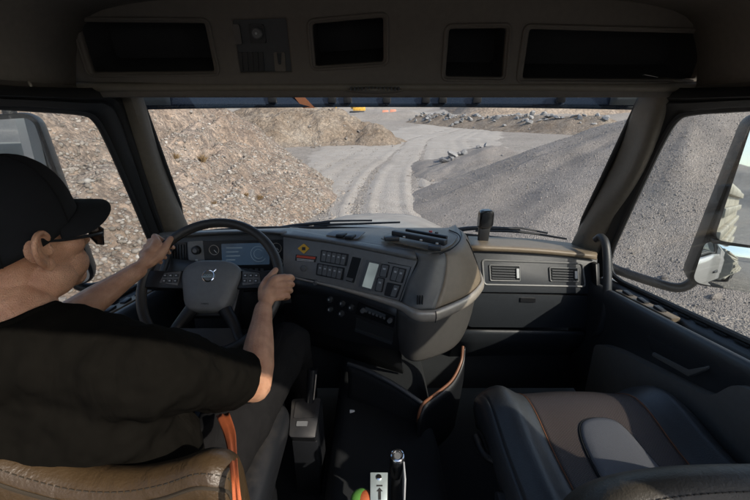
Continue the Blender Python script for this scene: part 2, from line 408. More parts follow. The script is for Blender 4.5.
M['mound'] = ground_mat('earth mound', (0.136, 0.100, 0.072), (0.240, 0.200, 0.160), (0.320, 0.288, 0.248), .25, .9, 5, pebble=[(5, .35), (14, .35)], dist=.06)
M['sand'] = ground_mat('sand face', (0.216, 0.168, 0.128), (0.296, 0.244, 0.196), (0.360, 0.312, 0.264), .05, .4, 3, pebble=[(1.5, .35)], dist=.2)
def rock_mat(name, a, b_):
    m = mat(name, a, .9, var=.2, vscale=9, col2=b_, bump=.8, bscale=40, spec=.2, detail=8); 
    t = m.node_tree; b = t.nodes['Principled BSDF']
    oi = t.nodes.new('ShaderNodeObjectInfo'); mx = t.nodes.new('ShaderNodeMix'); mx.data_type = 'RGBA'; mx.blend_type = 'MULTIPLY'; mx.inputs[0].default_value = 1
    rp = t.nodes.new('ShaderNodeValToRGB'); rp.color_ramp.elements[0].color = (.6, .6, .62, 1); rp.color_ramp.elements[1].color = (1.25, 1.2, 1.15, 1)
    src = b.inputs['Base Color'].links[0].from_socket
    t.links.new(oi.outputs['Random'], rp.inputs[0]); t.links.new(src, mx.inputs[6]); t.links.new(rp.outputs[0], mx.inputs[7]); t.links.new(mx.outputs[2], b.inputs['Base Color'])
    return m
M['rock'] = rock_mat('grey stone', (.26, .245, .23), (.15, .14, .13))
M['rockblue'] = rock_mat('blue grey boulder', (.27, .28, .29), (.16, .165, .17))
def stone_attr_mat(name):
    m, t, b = nodes(name); a = t.nodes.new('ShaderNodeAttribute'); a.attribute_name = 'tone'
    t.links.new(a.outputs['Color'], b.inputs['Base Color']); b.inputs['Roughness'].default_value = .95; b.inputs['Specular IOR Level'].default_value = .15
    return m
M['pebbles'] = stone_attr_mat('loose stones')

# ================================================================== OUTSIDE: the quarry
G0 = -1.40
_perm = np.random.RandomState(3).rand(512, 512)
def vnoise(x, y):
    xi = np.floor(x).astype(int); yi = np.floor(y).astype(int); fx = x-xi; fy = y-yi
    fx = fx*fx*(3-2*fx); fy = fy*fy*(3-2*fy)
    g = lambda i, j: _perm[i % 512, j % 512]
    return (g(xi, yi)*(1-fx)+g(xi+1, yi)*fx)*(1-fy)+(g(xi, yi+1)*(1-fx)+g(xi+1, yi+1)*fx)*fy
def fbm(x, y, o=5, gain=.5):
    s = 0; a = 1; t = 0
    for k in range(o):
        s = s+a*(vnoise(x*2**k+17.3*k, y*2**k+9.1*k)-.5); t += a; a *= gain
    return s/t*2
def sstep(a, b, x):
    t = np.clip((x-a)/(b-a), 0, 1); return t*t*(3-2*t)
def h_ground(x, y):
    x = np.asarray(x, float); y = np.asarray(y, float)
    r = np.hypot(x, y)
    h = G0+.05*fbm(x*.35, y*.35)*sstep(3, 9, r)+.02*fbm(x*2, y*2, 3)
    h = h+.7*fbm(x*.03, y*.03)*sstep(35, 90, r)+.022*np.clip(y-58, 0, 130)
    rx = np.interp(y, [0, 30, 56, 75, 100, 130, 165], [.9, 2.6, 9.5, 16, 19, 15, 10])
    h = h+3.4*np.maximum(0, fbm(x*.045+5, y*.06+2, 4)+.12)*sstep(62, 85, y)*(1-np.exp(-((x-rx)/7)**2))
    # pit walls far around, stepping up in benches
    rr = np.hypot(x*.9, y)+12*fbm(x*.012, y*.012, 4)
    wall = 7*sstep(170, 195, rr)+9*sstep(225, 260, rr)+14*sstep(320, 420, rr)
    return h+wall+wall*.12*fbm(x*.06, y*.06)
_ty = [-30, 0, 3, 6, 9, 11, 12.5, 14, 16, 18.5, 22, 27, 36, 60]
_tx = [-3.2, -2.9, -2.7, -2.3, -1.7, -1.15, -.95, -1.05, -1.5, -2.3, -3.9, -7.2, -14, -30]
def h_bank(x, y):
    x = np.asarray(x, float); y = np.asarray(y, float)
    d = np.interp(y, _ty, _tx)-x+.35*fbm(x*.5+3, y*.5, 3)
    dd = np.maximum(d, 0)
    h = .70*dd/(1+dd*.02)
    h = 7.5*np.tanh(h/7.5)
    h = h+.75*fbm(x*.33, y*.33, 4)*np.clip(dd/2.5, 0, 1)+.14*fbm(x*1.6, y*1.6, 4, .6)*np.clip(dd, 0.2, 1)
    g = np.abs(fbm(x*.8+5, y*.35, 3)); h = h-.42*(1-np.clip(g*3.2, 0, 1))*np.clip(dd/3, 0, 1)
    h = h+.20*(1-np.abs(fbm(x*.9+31, y*.55+4, 4))*2)*np.clip(dd/2, 0, 1)-.12
    return G0-.12+h+np.minimum(d, 0)*.6
def h_heap(x, y):
    x = np.asarray(x, float); y = np.asarray(y, float)
    ax, ay = 8.7, 11.5; bx, by = 12.8, 15.5          # ridge line
    ux, uy = bx-ax, by-ay; tt = np.clip(((x-ax)*ux+(y-ay)*uy)/(ux*ux+uy*uy), 0, 1)
    d = np.hypot(x-(ax+ux*tt), y-(ay+uy*tt))*(1+.10*fbm(x*.25+40, y*.25, 3))
    h = 2.85+.25*tt-.405*(np.sqrt(d*d+.5)-.7)
    h = h+.22*fbm(x*.3+90, y*.3, 4)*sstep(-.4, 1.5, h+.3)+.03*fbm(x*3, y*3, 3)
    ang = np.arctan2(y-ay, x-ax); h = h+.16*fbm(ang*5+20, d*.12, 3)*sstep(.6, 3, d)*sstep(-.5, .8, h)
    # second, lower windrow towards the road
    d2 = np.hypot((x-5.4)*.8, (y-19)*.55); h2 = 1.35-.42*d2+.2*fbm(x*.9, y*.9, 4)
    return G0-.10+np.maximum(h, np.maximum(h2, -.5))
def h_mound(x, y):
    x = np.asarray(x, float); y = np.asarray(y, float)
    d = np.hypot((x+7.5)/10.5, (y-38)/6.5)+.2*fbm(x*.22+7, y*.22, 4)
    h = 2.9*(1-sstep(.35, 1.05, d))
    d2 = np.hypot((x+.2)/3.0, (y-35)/2.6)+.15*fbm(x*.4, y*.4, 3)
    h = np.maximum(h, 1.5*(1-sstep(.1, 1.05, d2)))
    h = h+(1.1*fbm(x*.38, y*.38, 5, .6)+.5*fbm(x*.12+3, y*.2, 2))*np.clip(h, 0, 1)
    return G0-.12+h
def h_berm(x, y):
    x = np.asarray(x, float); y = np.asarray(y, float)
    ax, ay, bx, by = 9, 82, 27, 50
    ux, uy = bx-ax, by-ay; tt = np.clip(((x-ax)*ux+(y-ay)*uy)/(ux*ux+uy*uy), 0, 1)
    d = np.hypot(x-(ax+ux*tt), y-(ay+uy*tt))+1.2*fbm(x*.15, y*.15, 3)
    return G0-.15+2.1*np.clip(1-d/5.5, -.1, 1)+.25*fbm(x*.6, y*.6, 4)
def height_all(x, y):
    return np.maximum.reduce([h_ground(x, y), h_bank(x, y), h_heap(x, y), h_mound(x, y), h_berm(x, y)])
def grid_obj(name, xs, ys, f, m):
    X, Y = np.meshgrid(xs, ys); Z = f(X, Y)
    co = np.stack([X, Y, Z], -1).reshape(-1, 3); nx, ny = len(xs), len(ys)
    i = np.arange((ny-1)*(nx-1)); a = (i//(nx-1))*nx+i % (nx-1)
    fc = np.stack([a, a+1, a+nx+1, a+nx], -1)
    me = bpy.data.meshes.new(name); me.vertices.add(len(co)); me.vertices.foreach_set('co', co.ravel())
    me.loops.add(fc.size); me.loops.foreach_set('vertex_index', fc.ravel().astype(np.int32))
    me.polygons.add(len(fc)); me.polygons.foreach_set('loop_start', (np.arange(len(fc))*4).astype(np.int32))
    me.update(calc_edges=True); me.validate()
    return link(name, me, m, None, True, 180)
def sinhs(lo, hi, a, n):
    return a*np.sinh(np.linspace(math.asinh(lo/a), math.asinh(hi/a), n))
struct(grid_obj('ground', sinhs(-900, 900, 7, 360), sinhs(-900, 900, 7, 360), h_ground, M['ground']))
struct(grid_obj('rubble_bank', np.concatenate([np.linspace(-34, -9, 70)[:-1], np.linspace(-9, .6, 170)]), np.concatenate([np.linspace(-12, 1, 40)[:-1], np.linspace(1, 17, 230)[:-1], np.linspace(17, 55, 110)]), h_bank, M['bank']))
tag(grid_obj('gravel_heap', np.linspace(-.5, 22, 200), np.linspace(1, 27, 220), h_heap, M['heap']), 'large smooth heap of grey crushed gravel right of the haul road', 'gravel heap')
tag(grid_obj('earth_mound', np.linspace(-21, 5, 190), np.linspace(28, 48, 150), h_mound, M['mound']), 'low brown earth mound where the haul road bends', 'earth mound')
struct(grid_obj('boulder_berm', np.linspace(2, 36, 110), np.linspace(42, 92, 130), h_berm, M['mound']))
# sandy faces behind
def h_sand(x, y):
    x = np.asarray(x, float); y = np.asarray(y, float)
    d = (y-96)+.55*(x-40)*-1*.4+6*fbm(x*.03, y*.03, 3)
    return G0-.3+9*sstep(0, 26, d)*sstep(14, 34, x+3*fbm(y*.05, x*.05, 3))+.5*fbm(x*.15, y*.15, 4)
struct(grid_obj('sand_face', np.linspace(12, 170, 120), np.linspace(70, 165, 110), h_sand, M['sand']))

# haul road: a ribbon with worn wheel tracks following the ground
road_c = [(.9, 4.5), (.85, 8), (.75, 12), (.9, 17), (1.6, 23), (2.6, 30), (4.6, 40), (9.5, 56), (16, 75), (19, 100), (15, 130), (10, 165)]
rc = catmull([(x, y, 0) for x, y in road_c], 26)
vs, fs, NW = [], [], 60
for i, p in enumerate(rc):
    t = (rc[min(i+1, len(rc)-1)]-rc[max(i-1, 0)]).normalized(); nrm = Vector((t.y, -t.x, 0))
    wid = 2.3+.02*p.y+min(5.0, max(0, (p.y-13)*.34))
    wid *= 1+.16*float(fbm(np.array([p.y*.35]), np.array([3.1]))[0])
    for k in range(NW):
        s = (k/(NW-1)*2-1); q = p+nrm*s*wid
        vs.append([q.x, q.y, s*wid, abs(s)])
V = np.array(vs)
off = V[:, 2]
wob = .45*fbm(V[:, 1]*.12, V[:, 1]*0+7, 3)
ruts = 0
for c0, wd, dp in ((-1.0, .22, .08), (.85, .22, .08), (-.35, .14, .025), (1.5, .16, .03), (-1.7, .18, .03), (2.3, .2, .03), (-2.6, .2, .03), (.25, .1, .02), (3.3, .25, .05), (4.4, .25, .05), (-3.6, .25, .04), (5.6, .25, .04)):
    dd = (off-c0-wob)/wd; ruts = ruts-dp*np.exp(-dd*dd)+dp*.6*np.exp(-((np.abs(dd)-1.7)/.5)**2)
Z = h_ground(V[:, 0], V[:, 1])+.03+ruts*.55+.012*fbm(V[:, 0]*4, V[:, 1]*4, 3)-.14*np.clip((V[:, 3]-.8)/.2, 0, 1)**1.5
n = len(rc)
fs = [(i*NW+k, i*NW+k+1, (i+1)*NW+k+1, (i+1)*NW+k) for i in range(n-1) for k in range(NW-1)]
struct(mesh('road', np.column_stack([V[:, 0], V[:, 1], Z]).tolist(), fs, M['road'], None, True, 180, recalc=True))

# loose stones: the largest are things, the small ones one mass
def rock_mesh(seed, sub=2):
    rs = random.Random(seed); bm = bmesh.new(); bmesh.ops.create_icosphere(bm, subdivisions=sub, radius=.5)
    planes = [(Vector((rs.gauss(0, 1), rs.gauss(0, 1), rs.gauss(0, 1))).normalized(), rs.uniform(.16, .36)) for _ in range(11)]
    sc = Vector((rs.uniform(.8, 1.3), rs.uniform(.7, 1.1), rs.uniform(.5, .8)))
    for v in bm.verts:
        for nn, dd in planes:
            k = v.co.dot(nn)
            if k > dd: v.co -= nn*(k-dd)*.98
        v.co = Vector((v.co.x*sc.x, v.co.y*sc.y, v.co.z*sc.z))*1.25
        v.co += Vector((rs.uniform(-1, 1), rs.uniform(-1, 1), rs.uniform(-1, 1)))*.012
    me = bpy.data.meshes.new('stone'); bm.to_mesh(me); bm.free(); me.shade_smooth()
    try: me.set_sharp_from_angle(angle=R(24))
    except Exception: pass
    return me
rocks = [rock_mesh(i) for i in range(8)]
for r_ in rocks: r_.materials.append(M['rock'])
rocksb = [rock_mesh(50+i) for i in range(5)]
for r_ in rocksb: r_.materials.append(M['rockblue'])
def stone(x, y, s, label, group, pool, sink=.25, name='stone'):
    o = bpy.data.objects.new(name, random.choice(pool)); C.objects.link(o)
    z = float(height_all(np.array([x]), np.array([y]))[0])
    o.location = (x, y, z+s*(.3-sink)); k = [random.uniform(.8, 1.25) for _ in range(3)]
    o.scale = (s*k[0], s*k[1], s*k[2]); o.rotation_euler = (random.uniform(-.5, .5), random.uniform(-.5, .5), random.uniform(0, 6.28))
    return tag(o, label, 'stone', group)
rs = random.Random(11); cnt = 0
def proj(x, y, z):
    dz = CAM.z-z; dep = y*cp+dz*sp
    if dep < .3: return None
    return 375+x/dep*400, 250-(y*sp-dz*cp)/dep*400, dep
while cnt < 235:
    x, y = rs.uniform(-9, -.9), rs.uniform(2.2, 20)
    if float(h_bank(np.array([x]), np.array([y]))[0]) < G0+.02: continue
    z = float(h_bank(np.array([x]), np.array([y]))[0]); q = proj(x, y, z)
    if q is None or q[0] < -20 or q[0] > 380 or q[1] < 95 or q[1] > 310: continue
    if q[0] > 190 and q[1] > 228: continue
    hgt = z-G0
    if rs.random() < hgt/3.2: continue                  # more stones low on the bank
    s = .05+.17*rs.random()**2.6*(1.2 if hgt < .8 else .8)
    stone(x, y, s, 'pale grey angular stone lying on the brown rubble bank', 'stones on the rubble bank', rocks); cnt += 1
for i in range(26):                                     # foot of the bank nose by the road
    x, y = -1.05+rs.gauss(0, .45), 11.2+rs.gauss(0, 1.3)
    stone(x, y, rs.uniform(.08, .24), 'dark stone at the foot of the rubble bank beside the haul road', 'stones beside the haul road', rocks)
for i in range(170):
    t = rs.random(); x, y = 9+18*t+rs.gauss(0, 1.5), 82-32*t+rs.gauss(0, 1.5)
    stone(x, y, rs.uniform(.25, 1.05), 'blue grey boulder in the long row beyond the gravel heap', 'boulders on the far berm', rocksb, .15, 'boulder')['category'] = 'boulder'
for i in range(14):
    x, y = 4.6+rs.gauss(0, .9), 19.2+rs.gauss(0, 1.0)
    stone(x, y, rs.uniform(.12, .45) if i else .6, 'grey block on the low windrow behind the gravel heap', 'blocks on the low windrow', rocksb, .1)
for i in range(30):
    x, y = -5+rs.gauss(0, 4), 34+rs.gauss(0, 1.6)
    stone(x, y, rs.uniform(.12, .42), 'brown block of rubble on the earth mound', 'rubble on the earth mound', rocks)

k_ = 0
while k_ < 60:
    x, y = rs.uniform(.8, 7), rs.uniform(5, 19)
    if abs(float(h_heap(np.array([x]), np.array([y]))[0]-h_ground(np.array([x]), np.array([y]))[0])) > .16: continue
    stone(x, y, .05+.16*rs.random()**3, 'grey stone rolled down to the foot of the gravel heap', 'stones at the foot of the gravel heap', rocks); k_ += 1
def pebble_mass(name, xs, ys, sizes, tones, zf, m=M['pebbles']):
    n = len(xs); zs = zf(xs, ys)
    bm = bmesh.new(); bmesh.ops.create_icosphere(bm, subdivisions=1, radius=.5); base = np.array([v.co[:] for v in bm.verts]); fcs = np.array([[v.index for v in f.verts] for f in bm.faces]); bm.free()
    rg = np.random.RandomState(5); nb = len(base)
    P = np.repeat(base[None], n, 0)*(1+rg.uniform(-.25, .25, (n, nb, 1)))
    P *= sizes[:, None, None]*rg.uniform(.65, 1.3, (n, 1, 3))*np.array([1, 1, .75])
    an = rg.uniform(0, 6.28, n); ca, sa = np.cos(an)[:, None], np.sin(an)[:, None]
    Q = P.copy(); Q[..., 0] = P[..., 0]*ca-P[..., 1]*sa; Q[..., 1] = P[..., 0]*sa+P[..., 1]*ca
    Q += np.stack([xs, ys, zs+sizes*.12], -1)[:, None]
    F = (fcs[None]+np.arange(n)[:, None, None]*nb).reshape(-1, 3)
    me = bpy.data.meshes.new(name); co = Q.reshape(-1, 3)
    me.vertices.add(len(co)); me.vertices.foreach_set('co', co.ravel())
    me.loops.add(F.size); me.loops.foreach_set('vertex_index', F.ravel().astype(np.int32))
    me.polygons.add(len(F)); me.polygons.foreach_set('loop_start', (np.arange(len(F))*3).astype(np.int32)); me.update(calc_edges=True)
    at = me.attributes.new('tone', 'FLOAT_COLOR', 'POINT')
    tc = np.repeat(np.column_stack([tones, np.ones(n)])[:, None], nb, 1).reshape(-1, 4); at.data.foreach_set('color', tc.ravel())
    return stuff(link(name, me, m, None, False))
rg = np.random.RandomState(21)
def tones(n, a, b, pale=.12):
    t = rg.rand(n, 1); c = np.array(a)*(1-t)+np.array(b)*t
    k = rg.rand(n) < pale; c[k] = np.array((.35, .335, .315))*rg.uniform(.8, 1.1, (k.sum(), 1)); return c*rg.uniform(.75, 1.2, (n, 1))
def scatter(n, xr, yr, keep):
    x = rg.uniform(*xr, n); y = yr[0]+(yr[1]-yr[0])*rg.rand(n)**1.5; k = keep(x, y); return x[k], y[k]
x, y = scatter(105000, (-10, -.6), (1.5, 19), lambda x, y: (h_bank(x, y) > G0-.02) & (rg.rand(len(x)) > np.clip((h_bank(x, y)-G0-.4)/2.6, 0, .90)) & (fbm(x*.7, y*.7, 3) > -.18+.5*(rg.rand(len(x))-.5)))
pebble_mass('bank_rubble', x, y, .016+.085*rg.rand(len(x))**3.4, tones(len(x), (.165, .145, .125), (.31, .285, .26), .10), h_bank)
x, y = scatter(70000, (.9, 11), (1.5, 17), lambda x, y: (fbm(x*.5+9, y*.5, 3) > -.15+.6*(rg.rand(len(x))-.5)) & (rg.rand(len(x)) < np.clip((x-.8)/1.2, .08, 1)))
pebble_mass('loose_gravel', x, y, .011+.03*rg.rand(len(x))**5, tones(len(x), (.235, .218, .20), (.325, .303, .28), .04)*.98, lambda x, y: np.maximum(h_heap(x, y), h_ground(x, y)))
x, y = scatter(9000, (-3.2, 3), (3, 30), lambda x, y: np.abs(x-.9) > .7)
pebble_mass('road_grit', x, y, .015+.05*rg.rand(len(x))**4, tones(len(x), (.20, .18, .16), (.32, .295, .265)), lambda x, y: np.maximum(h_ground(x, y)+.02, h_bank(x, y)))

# dry tufts on the bank
def tuft(x, y, s, label):
    z = float(height_all(np.array([x]), np.array([y]))[0]); bm = bmesh.new()
    for i in range(70):
        a = random.uniform(0, 6.28); l = s*random.uniform(.5, 1); tl = random.uniform(.2, .9)
        d = Vector((math.cos(a)*tl, math.sin(a)*tl, 1)).normalized(); b0 = Vector((x, y, z-.02))+Vector((random.gauss(0, .2), random.gauss(0, .2), 0))*s*.5
        sd = d.cross(Vector((0, 0, 1))).normalized()*.006*(1+s)
        m_ = b0+d*l*.6; e_ = b0+d*l+Vector((0, 0, -l*.12))
        v = [bm.verts.new(q) for q in (b0-sd, b0+sd, m_+sd*.7, e_, m_-sd*.7)]; bm.faces.new(v)
    me = bpy.data.meshes.new('dry_shrub'); bm.to_mesh(me); bm.free()
    tag(link('dry_shrub', me, M['dry'], None, False), label, 'shrub', 'dry tufts on the bank')
for (u, v) in ((176, 160), (246, 197), (259, 200), (203, 163), (214, 205)):
    # where the line of sight meets the bank
    d = ray(u, v); k = 3.0
    while k < 30:
        q = CAM+d*k
        if q.z < float(h_bank(np.array([q.x]), np.array([q.y]))[0]): break
        k += .05
    tuft(q.x, q.y, random.uniform(.12, .28), 'tuft of dry brown weed growing on the rubble bank')

# machines far off behind the mound
ex = thing('excavator', 'small yellow excavator parked behind the earth mound', 'excavator', (-5, 118, G0+.0))
gz = float(h_ground(np.array([-5.]), np.array([118.]))[0]); bx_ = -5.0
for dx in (-1.1, 1.1):
    bm = bmesh.new(); frame_box(bm, (bx_, 118+dx, gz+.45), (1, 0, 0), (0, 1, 0), (0, 0, 1), 4.2, .6, .9, .35, 3); bm_obj('track', bm, M['black'], ex)
box('body', (bx_+.6, 118, gz+1.55), (3.4, 2.5, 1.1), M['machine'], ex, .15)
box('engine_cover', (bx_+1.6, 118, gz+2.3), (1.5, 2.3, .5), M['machine'], ex, .12)
cbx = box('operator_cab', (bx_-.5, 117.2, gz+2.6), (1.4, 1.0, 1.5), M['machine'], ex, .12)
box('window', (bx_-.5, 116.68, gz+2.8), (1.0, .04, .8), M['blackgloss'], cbx, .01)
tube('boom', [(bx_-1.2, 118.4, gz+1.6), (bx_-3.2, 118.4, gz+4.0), (bx_-5.4, 118.4, gz+3.4)], [.32, .28, .2], M['machine'], ex, 8)
tube('stick', [(bx_-5.4, 118.4, gz+3.5), (bx_-6.1, 118.4, gz+1.0)], [.2, .16], M['machine'], ex, 8)
prism('bucket', [(bx_-6.5, 118, gz+.2), (bx_-5.6, 118, gz+.2), (bx_-5.7, 118, gz+1.1), (bx_-6.4, 118, gz+1.1)], (0, .9, 0), M['black'], ex, .06)
for i, xx in enumerate((3.0, 5.2)):
    g2 = float(h_ground(np.array([xx]), np.array([122.]))[0])
    t_ = thing('barrier', 'orange red plastic barrier standing beyond the earth mound', 'barrier', (xx, 122, g2), 'barriers beyond the mound')
    prism('barrier_body', [(xx-.9, 121.7, g2), (xx+.9, 121.7, g2), (xx+.9, 121.9, g2+.9), (xx+.8, 121.95, g2+1.1), (xx-.8, 121.95, g2+1.1), (xx-.9, 121.9, g2+.9)], (0, .35, 0), M['barrier'], t_, .05)
    box('foot', (xx, 121.9, g2+.08), (2.0, .8, .16), M['barrier'], t_, .05)

# ================================================================== THE TRUCK CAB
XC = .035                                               # centre line of the cab
def mx(x): return 2*XC-x                                # mirrored across the cab
cab = thing('truck_cab', 'interior shell of a truck cab with overhead console, pillars and windshield', 'truck cab', (XC, .6, -.02))
# floor and firewall
box('floor', (XC, .45, -.03), (2.0, 2.6, .05), M['recess'], cab, .005)
loft('firewall', [[(-1.0, 1.62, .02), (XC, 1.62, .02), (1.07, 1.62, .02)], [(-1.0, 1.80, .30), (XC, 1.80, .30), (1.07, 1.80, .30)], [(-1.0, 1.86, .66), (XC, 1.86, .66), (1.07, 1.86, .66)]], M['recess'], cab, 2, 3, .01)
# engine tunnel between the seats
prism('engine_tunnel', rquad([(-.18, 1.7, 0), (-.14, 1.7, .24), (.20, 1.7, .24), (.26, 1.7, 0)], .05), (0, -1.5, 0), M['recess'], cab, .0)
# roof lining: cross-section swept back
sec = [(-.965, 1.352), (-.955, 1.40), (-.925, 1.50), (-.85, 1.585), (-.65, 1.625), (-.3, 1.64), (XC, 1.645)]
sec = sec+[(mx(x), z) for x, z in sec[-2::-1]]
loft('roof_lining', [[(x, y, z) for x, z in sec] for y in (1.345, .9, .5, .2, -.12)], M['roof'], cab, 3, 2, .03)
# overhead console: panel with five openings
OP = Plane((XC, 1.385, 1.347), (XC+1, 1.385, 1.347), (XC, 1.325, 1.62))
def hole(pxs, r=.018): return [OP.loc(p) for p in rquad([OP.px(u, v, .012) for u, v in pxs], r, 5)]
bins = [[(72, 19), (206, 20), (217, 74), (90, 75)], [(309, 21), (386, 14), (386, 64), (313, 69)], [(447, 26), (510, 25), (505, 80), (443, 79)], [(528, 26), (716, 31), (696, 82), (520, 81)]]
ctrl = [(229, 17), (288, 15), (294, 74), (238, 75)]
W_ = 1.0
outl = [OP.loc(p) for p in rquad([(XC-W_, 1.385, 1.347), (XC+W_, 1.385, 1.347), (XC+W_, 1.385, 1.66), (XC-W_, 1.385, 1.66)], .03, 5)]
outl = [(x, y) for x, y in outl]
con = panel2d('overhead_console', OP, outl, [hole(b) for b in bins]+[hole(ctrl, .012)], .024, .008, M['taupe'], cab)
for b in bins:
    pts = rquad([OP.px(u, v, .0) for u, v in b], .02, 4); bm = bmesh.new(); n = len(pts); c0 = sum(pts, Vector())/n
    a = [bm.verts.new(c0+(p-c0)*1.03-OP.n*.004) for p in pts]; q = [bm.verts.new(c0+(p-c0)*.98-OP.n*.16+Vector((0, 0, .03))) for p in pts]
    for i in range(n): bm.faces.new((a[i], a[(i+1) % n], q[(i+1) % n], q[i]))
    bm.faces.new(q); bm_obj('storage_compartment', bm, M['binfelt'], con)
    # raised lip round the opening
    lp = [OP.px(u, v, .013) for u, v in b]; cc = sum(lp, Vector())/4
    lp = rquad([cc+(p-cc)*1.035 for p in lp], .02, 5); bm = bmesh.new(); add_tube(bm, lp+[lp[0], lp[1]], .0045, 8, False); bm_obj('opening_lip', bm, M['taupe'], con)
cpn = plate('control_panel', OP, ctrl, .003, M['charcoal'], con, .012)
plate('rocker_switch', OP, [(231, 24), (240, 24), (243, 44), (233, 44)], .009, M['blackgloss'], con, .004)
plate('switch_bezel', OP, [(249, 24), (264, 24), (267, 43), (251, 43)], .008, M['black'], con, .006)
kc = OP.px(257.5, 33, .008); tube('rotary_knob', [kc, kc+OP.n*.012, kc+OP.n*.016], [.016, .016, .012], M['switch'], con, 20)
tube('knob_mark', [kc+OP.n*.017, kc+OP.n*.018], .0035, M['lightsw'], con, 10)
for k in range(5):
    x0 = 238+k*5.2; plate('button', OP, [(x0, 52), (x0+4.6, 52), (x0+6, 71), (x0+1.2, 71)], .007, M['black'], con, .002)
plate('slide_frame', OP, [(274, 52), (285, 52), (286.5, 71), (275.5, 71)], .007, M['taupe'], con, .003)
plate('slide', OP, [(277.5, 52.5), (282, 52.5), (281.5, 64), (279, 64)], .010, M['blackgloss'], con, .002)
# lip of the console curving under to the windshield head
lipx = [-.96, -.85, -.6, -.3, -.06, .05, .14, .3, .6, .9, 1.03]
def lz(x): return 0.0
prof = [(1.372, 1.380), (1.366, 1.369), (1.374, 1.360), (1.40, 1.357), (1.44, 1.360), (1.53, 1.372)]
loft('console_lip', [[(x, y-.0*x+(-.10*max(0, abs(x-XC)-.8)), z) for x in lipx] for y, z in prof], M['pillar'], cab, 3, 2, .004)
# speaker grille bulge in the lip
bm = bmesh.new(); gc = PY(375, 88.5, 1.36); add_ell(bm, gc+Vector((0, .03, -.004)), (.105, .045, .012), None, 28); gr = bm_obj('roof_grille', bm, M['pillar'], cab)
for k in range(14):
    xx = gc.x-.075+k*.0115; zz = .0125*math.sqrt(max(0, 1-((xx-gc.x)/.105)**2))
    box('grille_bar', (xx, gc.y-.008, gc.z-.001), (.005, .012, .012), M['charcoal'], gr, .001)
# coat hook on the left rail
hk = PX(33, 84, -.93); tube('coat_hook', [hk+Vector((-.01, 0, .004)), hk+Vector((0, -.012, .004)), hk+Vector((.008, -.018, -.008)), hk+Vector((0, -.012, -.016))], .004, M['silver'], cab, 10, 4)
# side rails over the doors
for s in (-1, 1):
    X = lambda x: x if s < 0 else mx(x)
    loft('side_rail', [[(X(-.975), y, 1.318), (X(-.945), y, 1.326), (X(-.925), y, 1.345), (X(-.93), y, 1.37), (X(-.955), y, 1.40)] for y in (1.44, 1.3, 1.0, .5, -.06)], M['taupe'], cab, 3, 2, .006)
# A-pillar trims : rows top to bottom, columns from windshield edge round to door seal
def pillar(rows): 
    return loft('pillar', rows, M['pillar'], cab, 4, 4, .012)
L_top = [PY(140, 96, 1.52), PY(131, 96, 1.475), PX(120, 96, -.895), PX(113, 98, -.925)]
L_mid = [PY(160, 165, 1.66), PY(152, 166, 1.60), PX(139, 167, -.925), PX(132, 168, -.955)]
L_low = [PY(186, 226, 1.84), PY(178, 230, 1.76), PX(166, 235, -.955), PX(158, 238, -.985)]
L_bot = [PY(203, 262, 2.0), PY(193, 270, 1.90), PX(180, 280, -.975), PX(172, 284, -1.0)]
up_ = lambda r: [p+Vector((0, -.03, .06)) for p in r]
pillar([up_(L_top), L_top, L_mid, L_low, L_bot])
R_top = [PY(641, 97, 1.52), PY(651, 97, 1.455), PX(663, 99, .945), PX(672, 101, .975)]
R_mid = [PY(614, 165, 1.66), PY(625, 166, 1.59), PX(637, 168, .975), PX(644, 170, 1.005)]
R_low = [PY(574, 243, 1.84), PY(584, 243, 1.76), PX(594, 243, 1.0), PX(602, 246, 1.03)]
R_bot = [PY(560, 275, 1.95), PY(575, 280, 1.88), PX(592, 285, 1.035), PX(600, 288, 1.06)]
pillar([up_(R_top), R_top, R_mid, R_low, R_bot])
tube('trim_screw', [PY(585, 236, 1.757), PY(585, 236, 1.748)], .012, M['pillar'], cab, 16)
# black seal along the glass edges and windshield pane
ws_tl, ws_tr, ws_bl, ws_br = PY(139, 94, 1.53), PY(642, 95, 1.53), PY(189, 231, 1.87), PY(570, 247, 1.87)
wrow = []
for k in range(5):
    t = k/4; a = ws_tl.lerp(ws_bl, t); b = ws_tr.lerp(ws_br, t)
    wrow.append([a.lerp(b, i/8)+Vector((0, .16*(1-((i-4)/4)**2), 0)) for i in range(9)])
loft('windshield', wrow, M['glass'], cab, 2, 2, 0)
edge = [r[0] for r in wrow]+[p for p in wrow[-1][1:-1]]+[r[-1] for r in wrow[::-1]]
tube('windshield_seal', edge, .011, M['rubber'], cab, 8, 3)
# bottom cowl behind the glass
loft('cowl', [[p+Vector((0, -.02, -.012)) for p in wrow[-1]], [p+Vector((0, -.10, -.03)) for p in wrow[-1]], [p+Vector((0, -.15, -.09)) for p in wrow[-1]]], M['black'], cab, 2, 2, .005)
loft('outer_cowl', [[p+Vector((0, .012, -.004)) for p in wrow[-1]], [p+Vector((0, .10, -.03)) for p in wrow[-1]], [p+Vector((0, .22, -.12)) for p in wrow[-1]]], M['black'], cab, 2, 2, .006)
# outside sun visor seen through the top of the glass
def vz(x): return -.012*((x-XC)/1.0)**2
def vy(x): return 1.86-.20*((x-XC)/1.0)**2
vx = [-.98+i*2.03/16 for i in range(17)]
vis = loft('sun_visor', [[(x, vy(x)+dy, z+vz(x)) for x in vx] for z, dy in ((1.312, 0), (1.35, .02), (1.42, .06))], M['visor'], cab, 2, 2, .006)
for u in (331, 347, 387, 427, 444, 478, 555, 272):
    c = PY(u, 98.5, 1.80); box('visor_bracket', (c.x, vy(c.x)-.012, c.z+.005), (.035, .02, .045), M['black'], vis, .005)
for (u0, u1) in ((138, 172), (606, 643)):
    a = PY(u0, 99, 1.72); b = PY(u1, 99, 1.72); pts = [(x, vy(x)-.012) for x in (a.x, (a.x+b.x)/2, b.x)]
    loft('visor_end', [[(x, y, z) for x, y in pts] for z in (1.318, 1.41)], M['visorpale'], vis, 3, 1, .004)
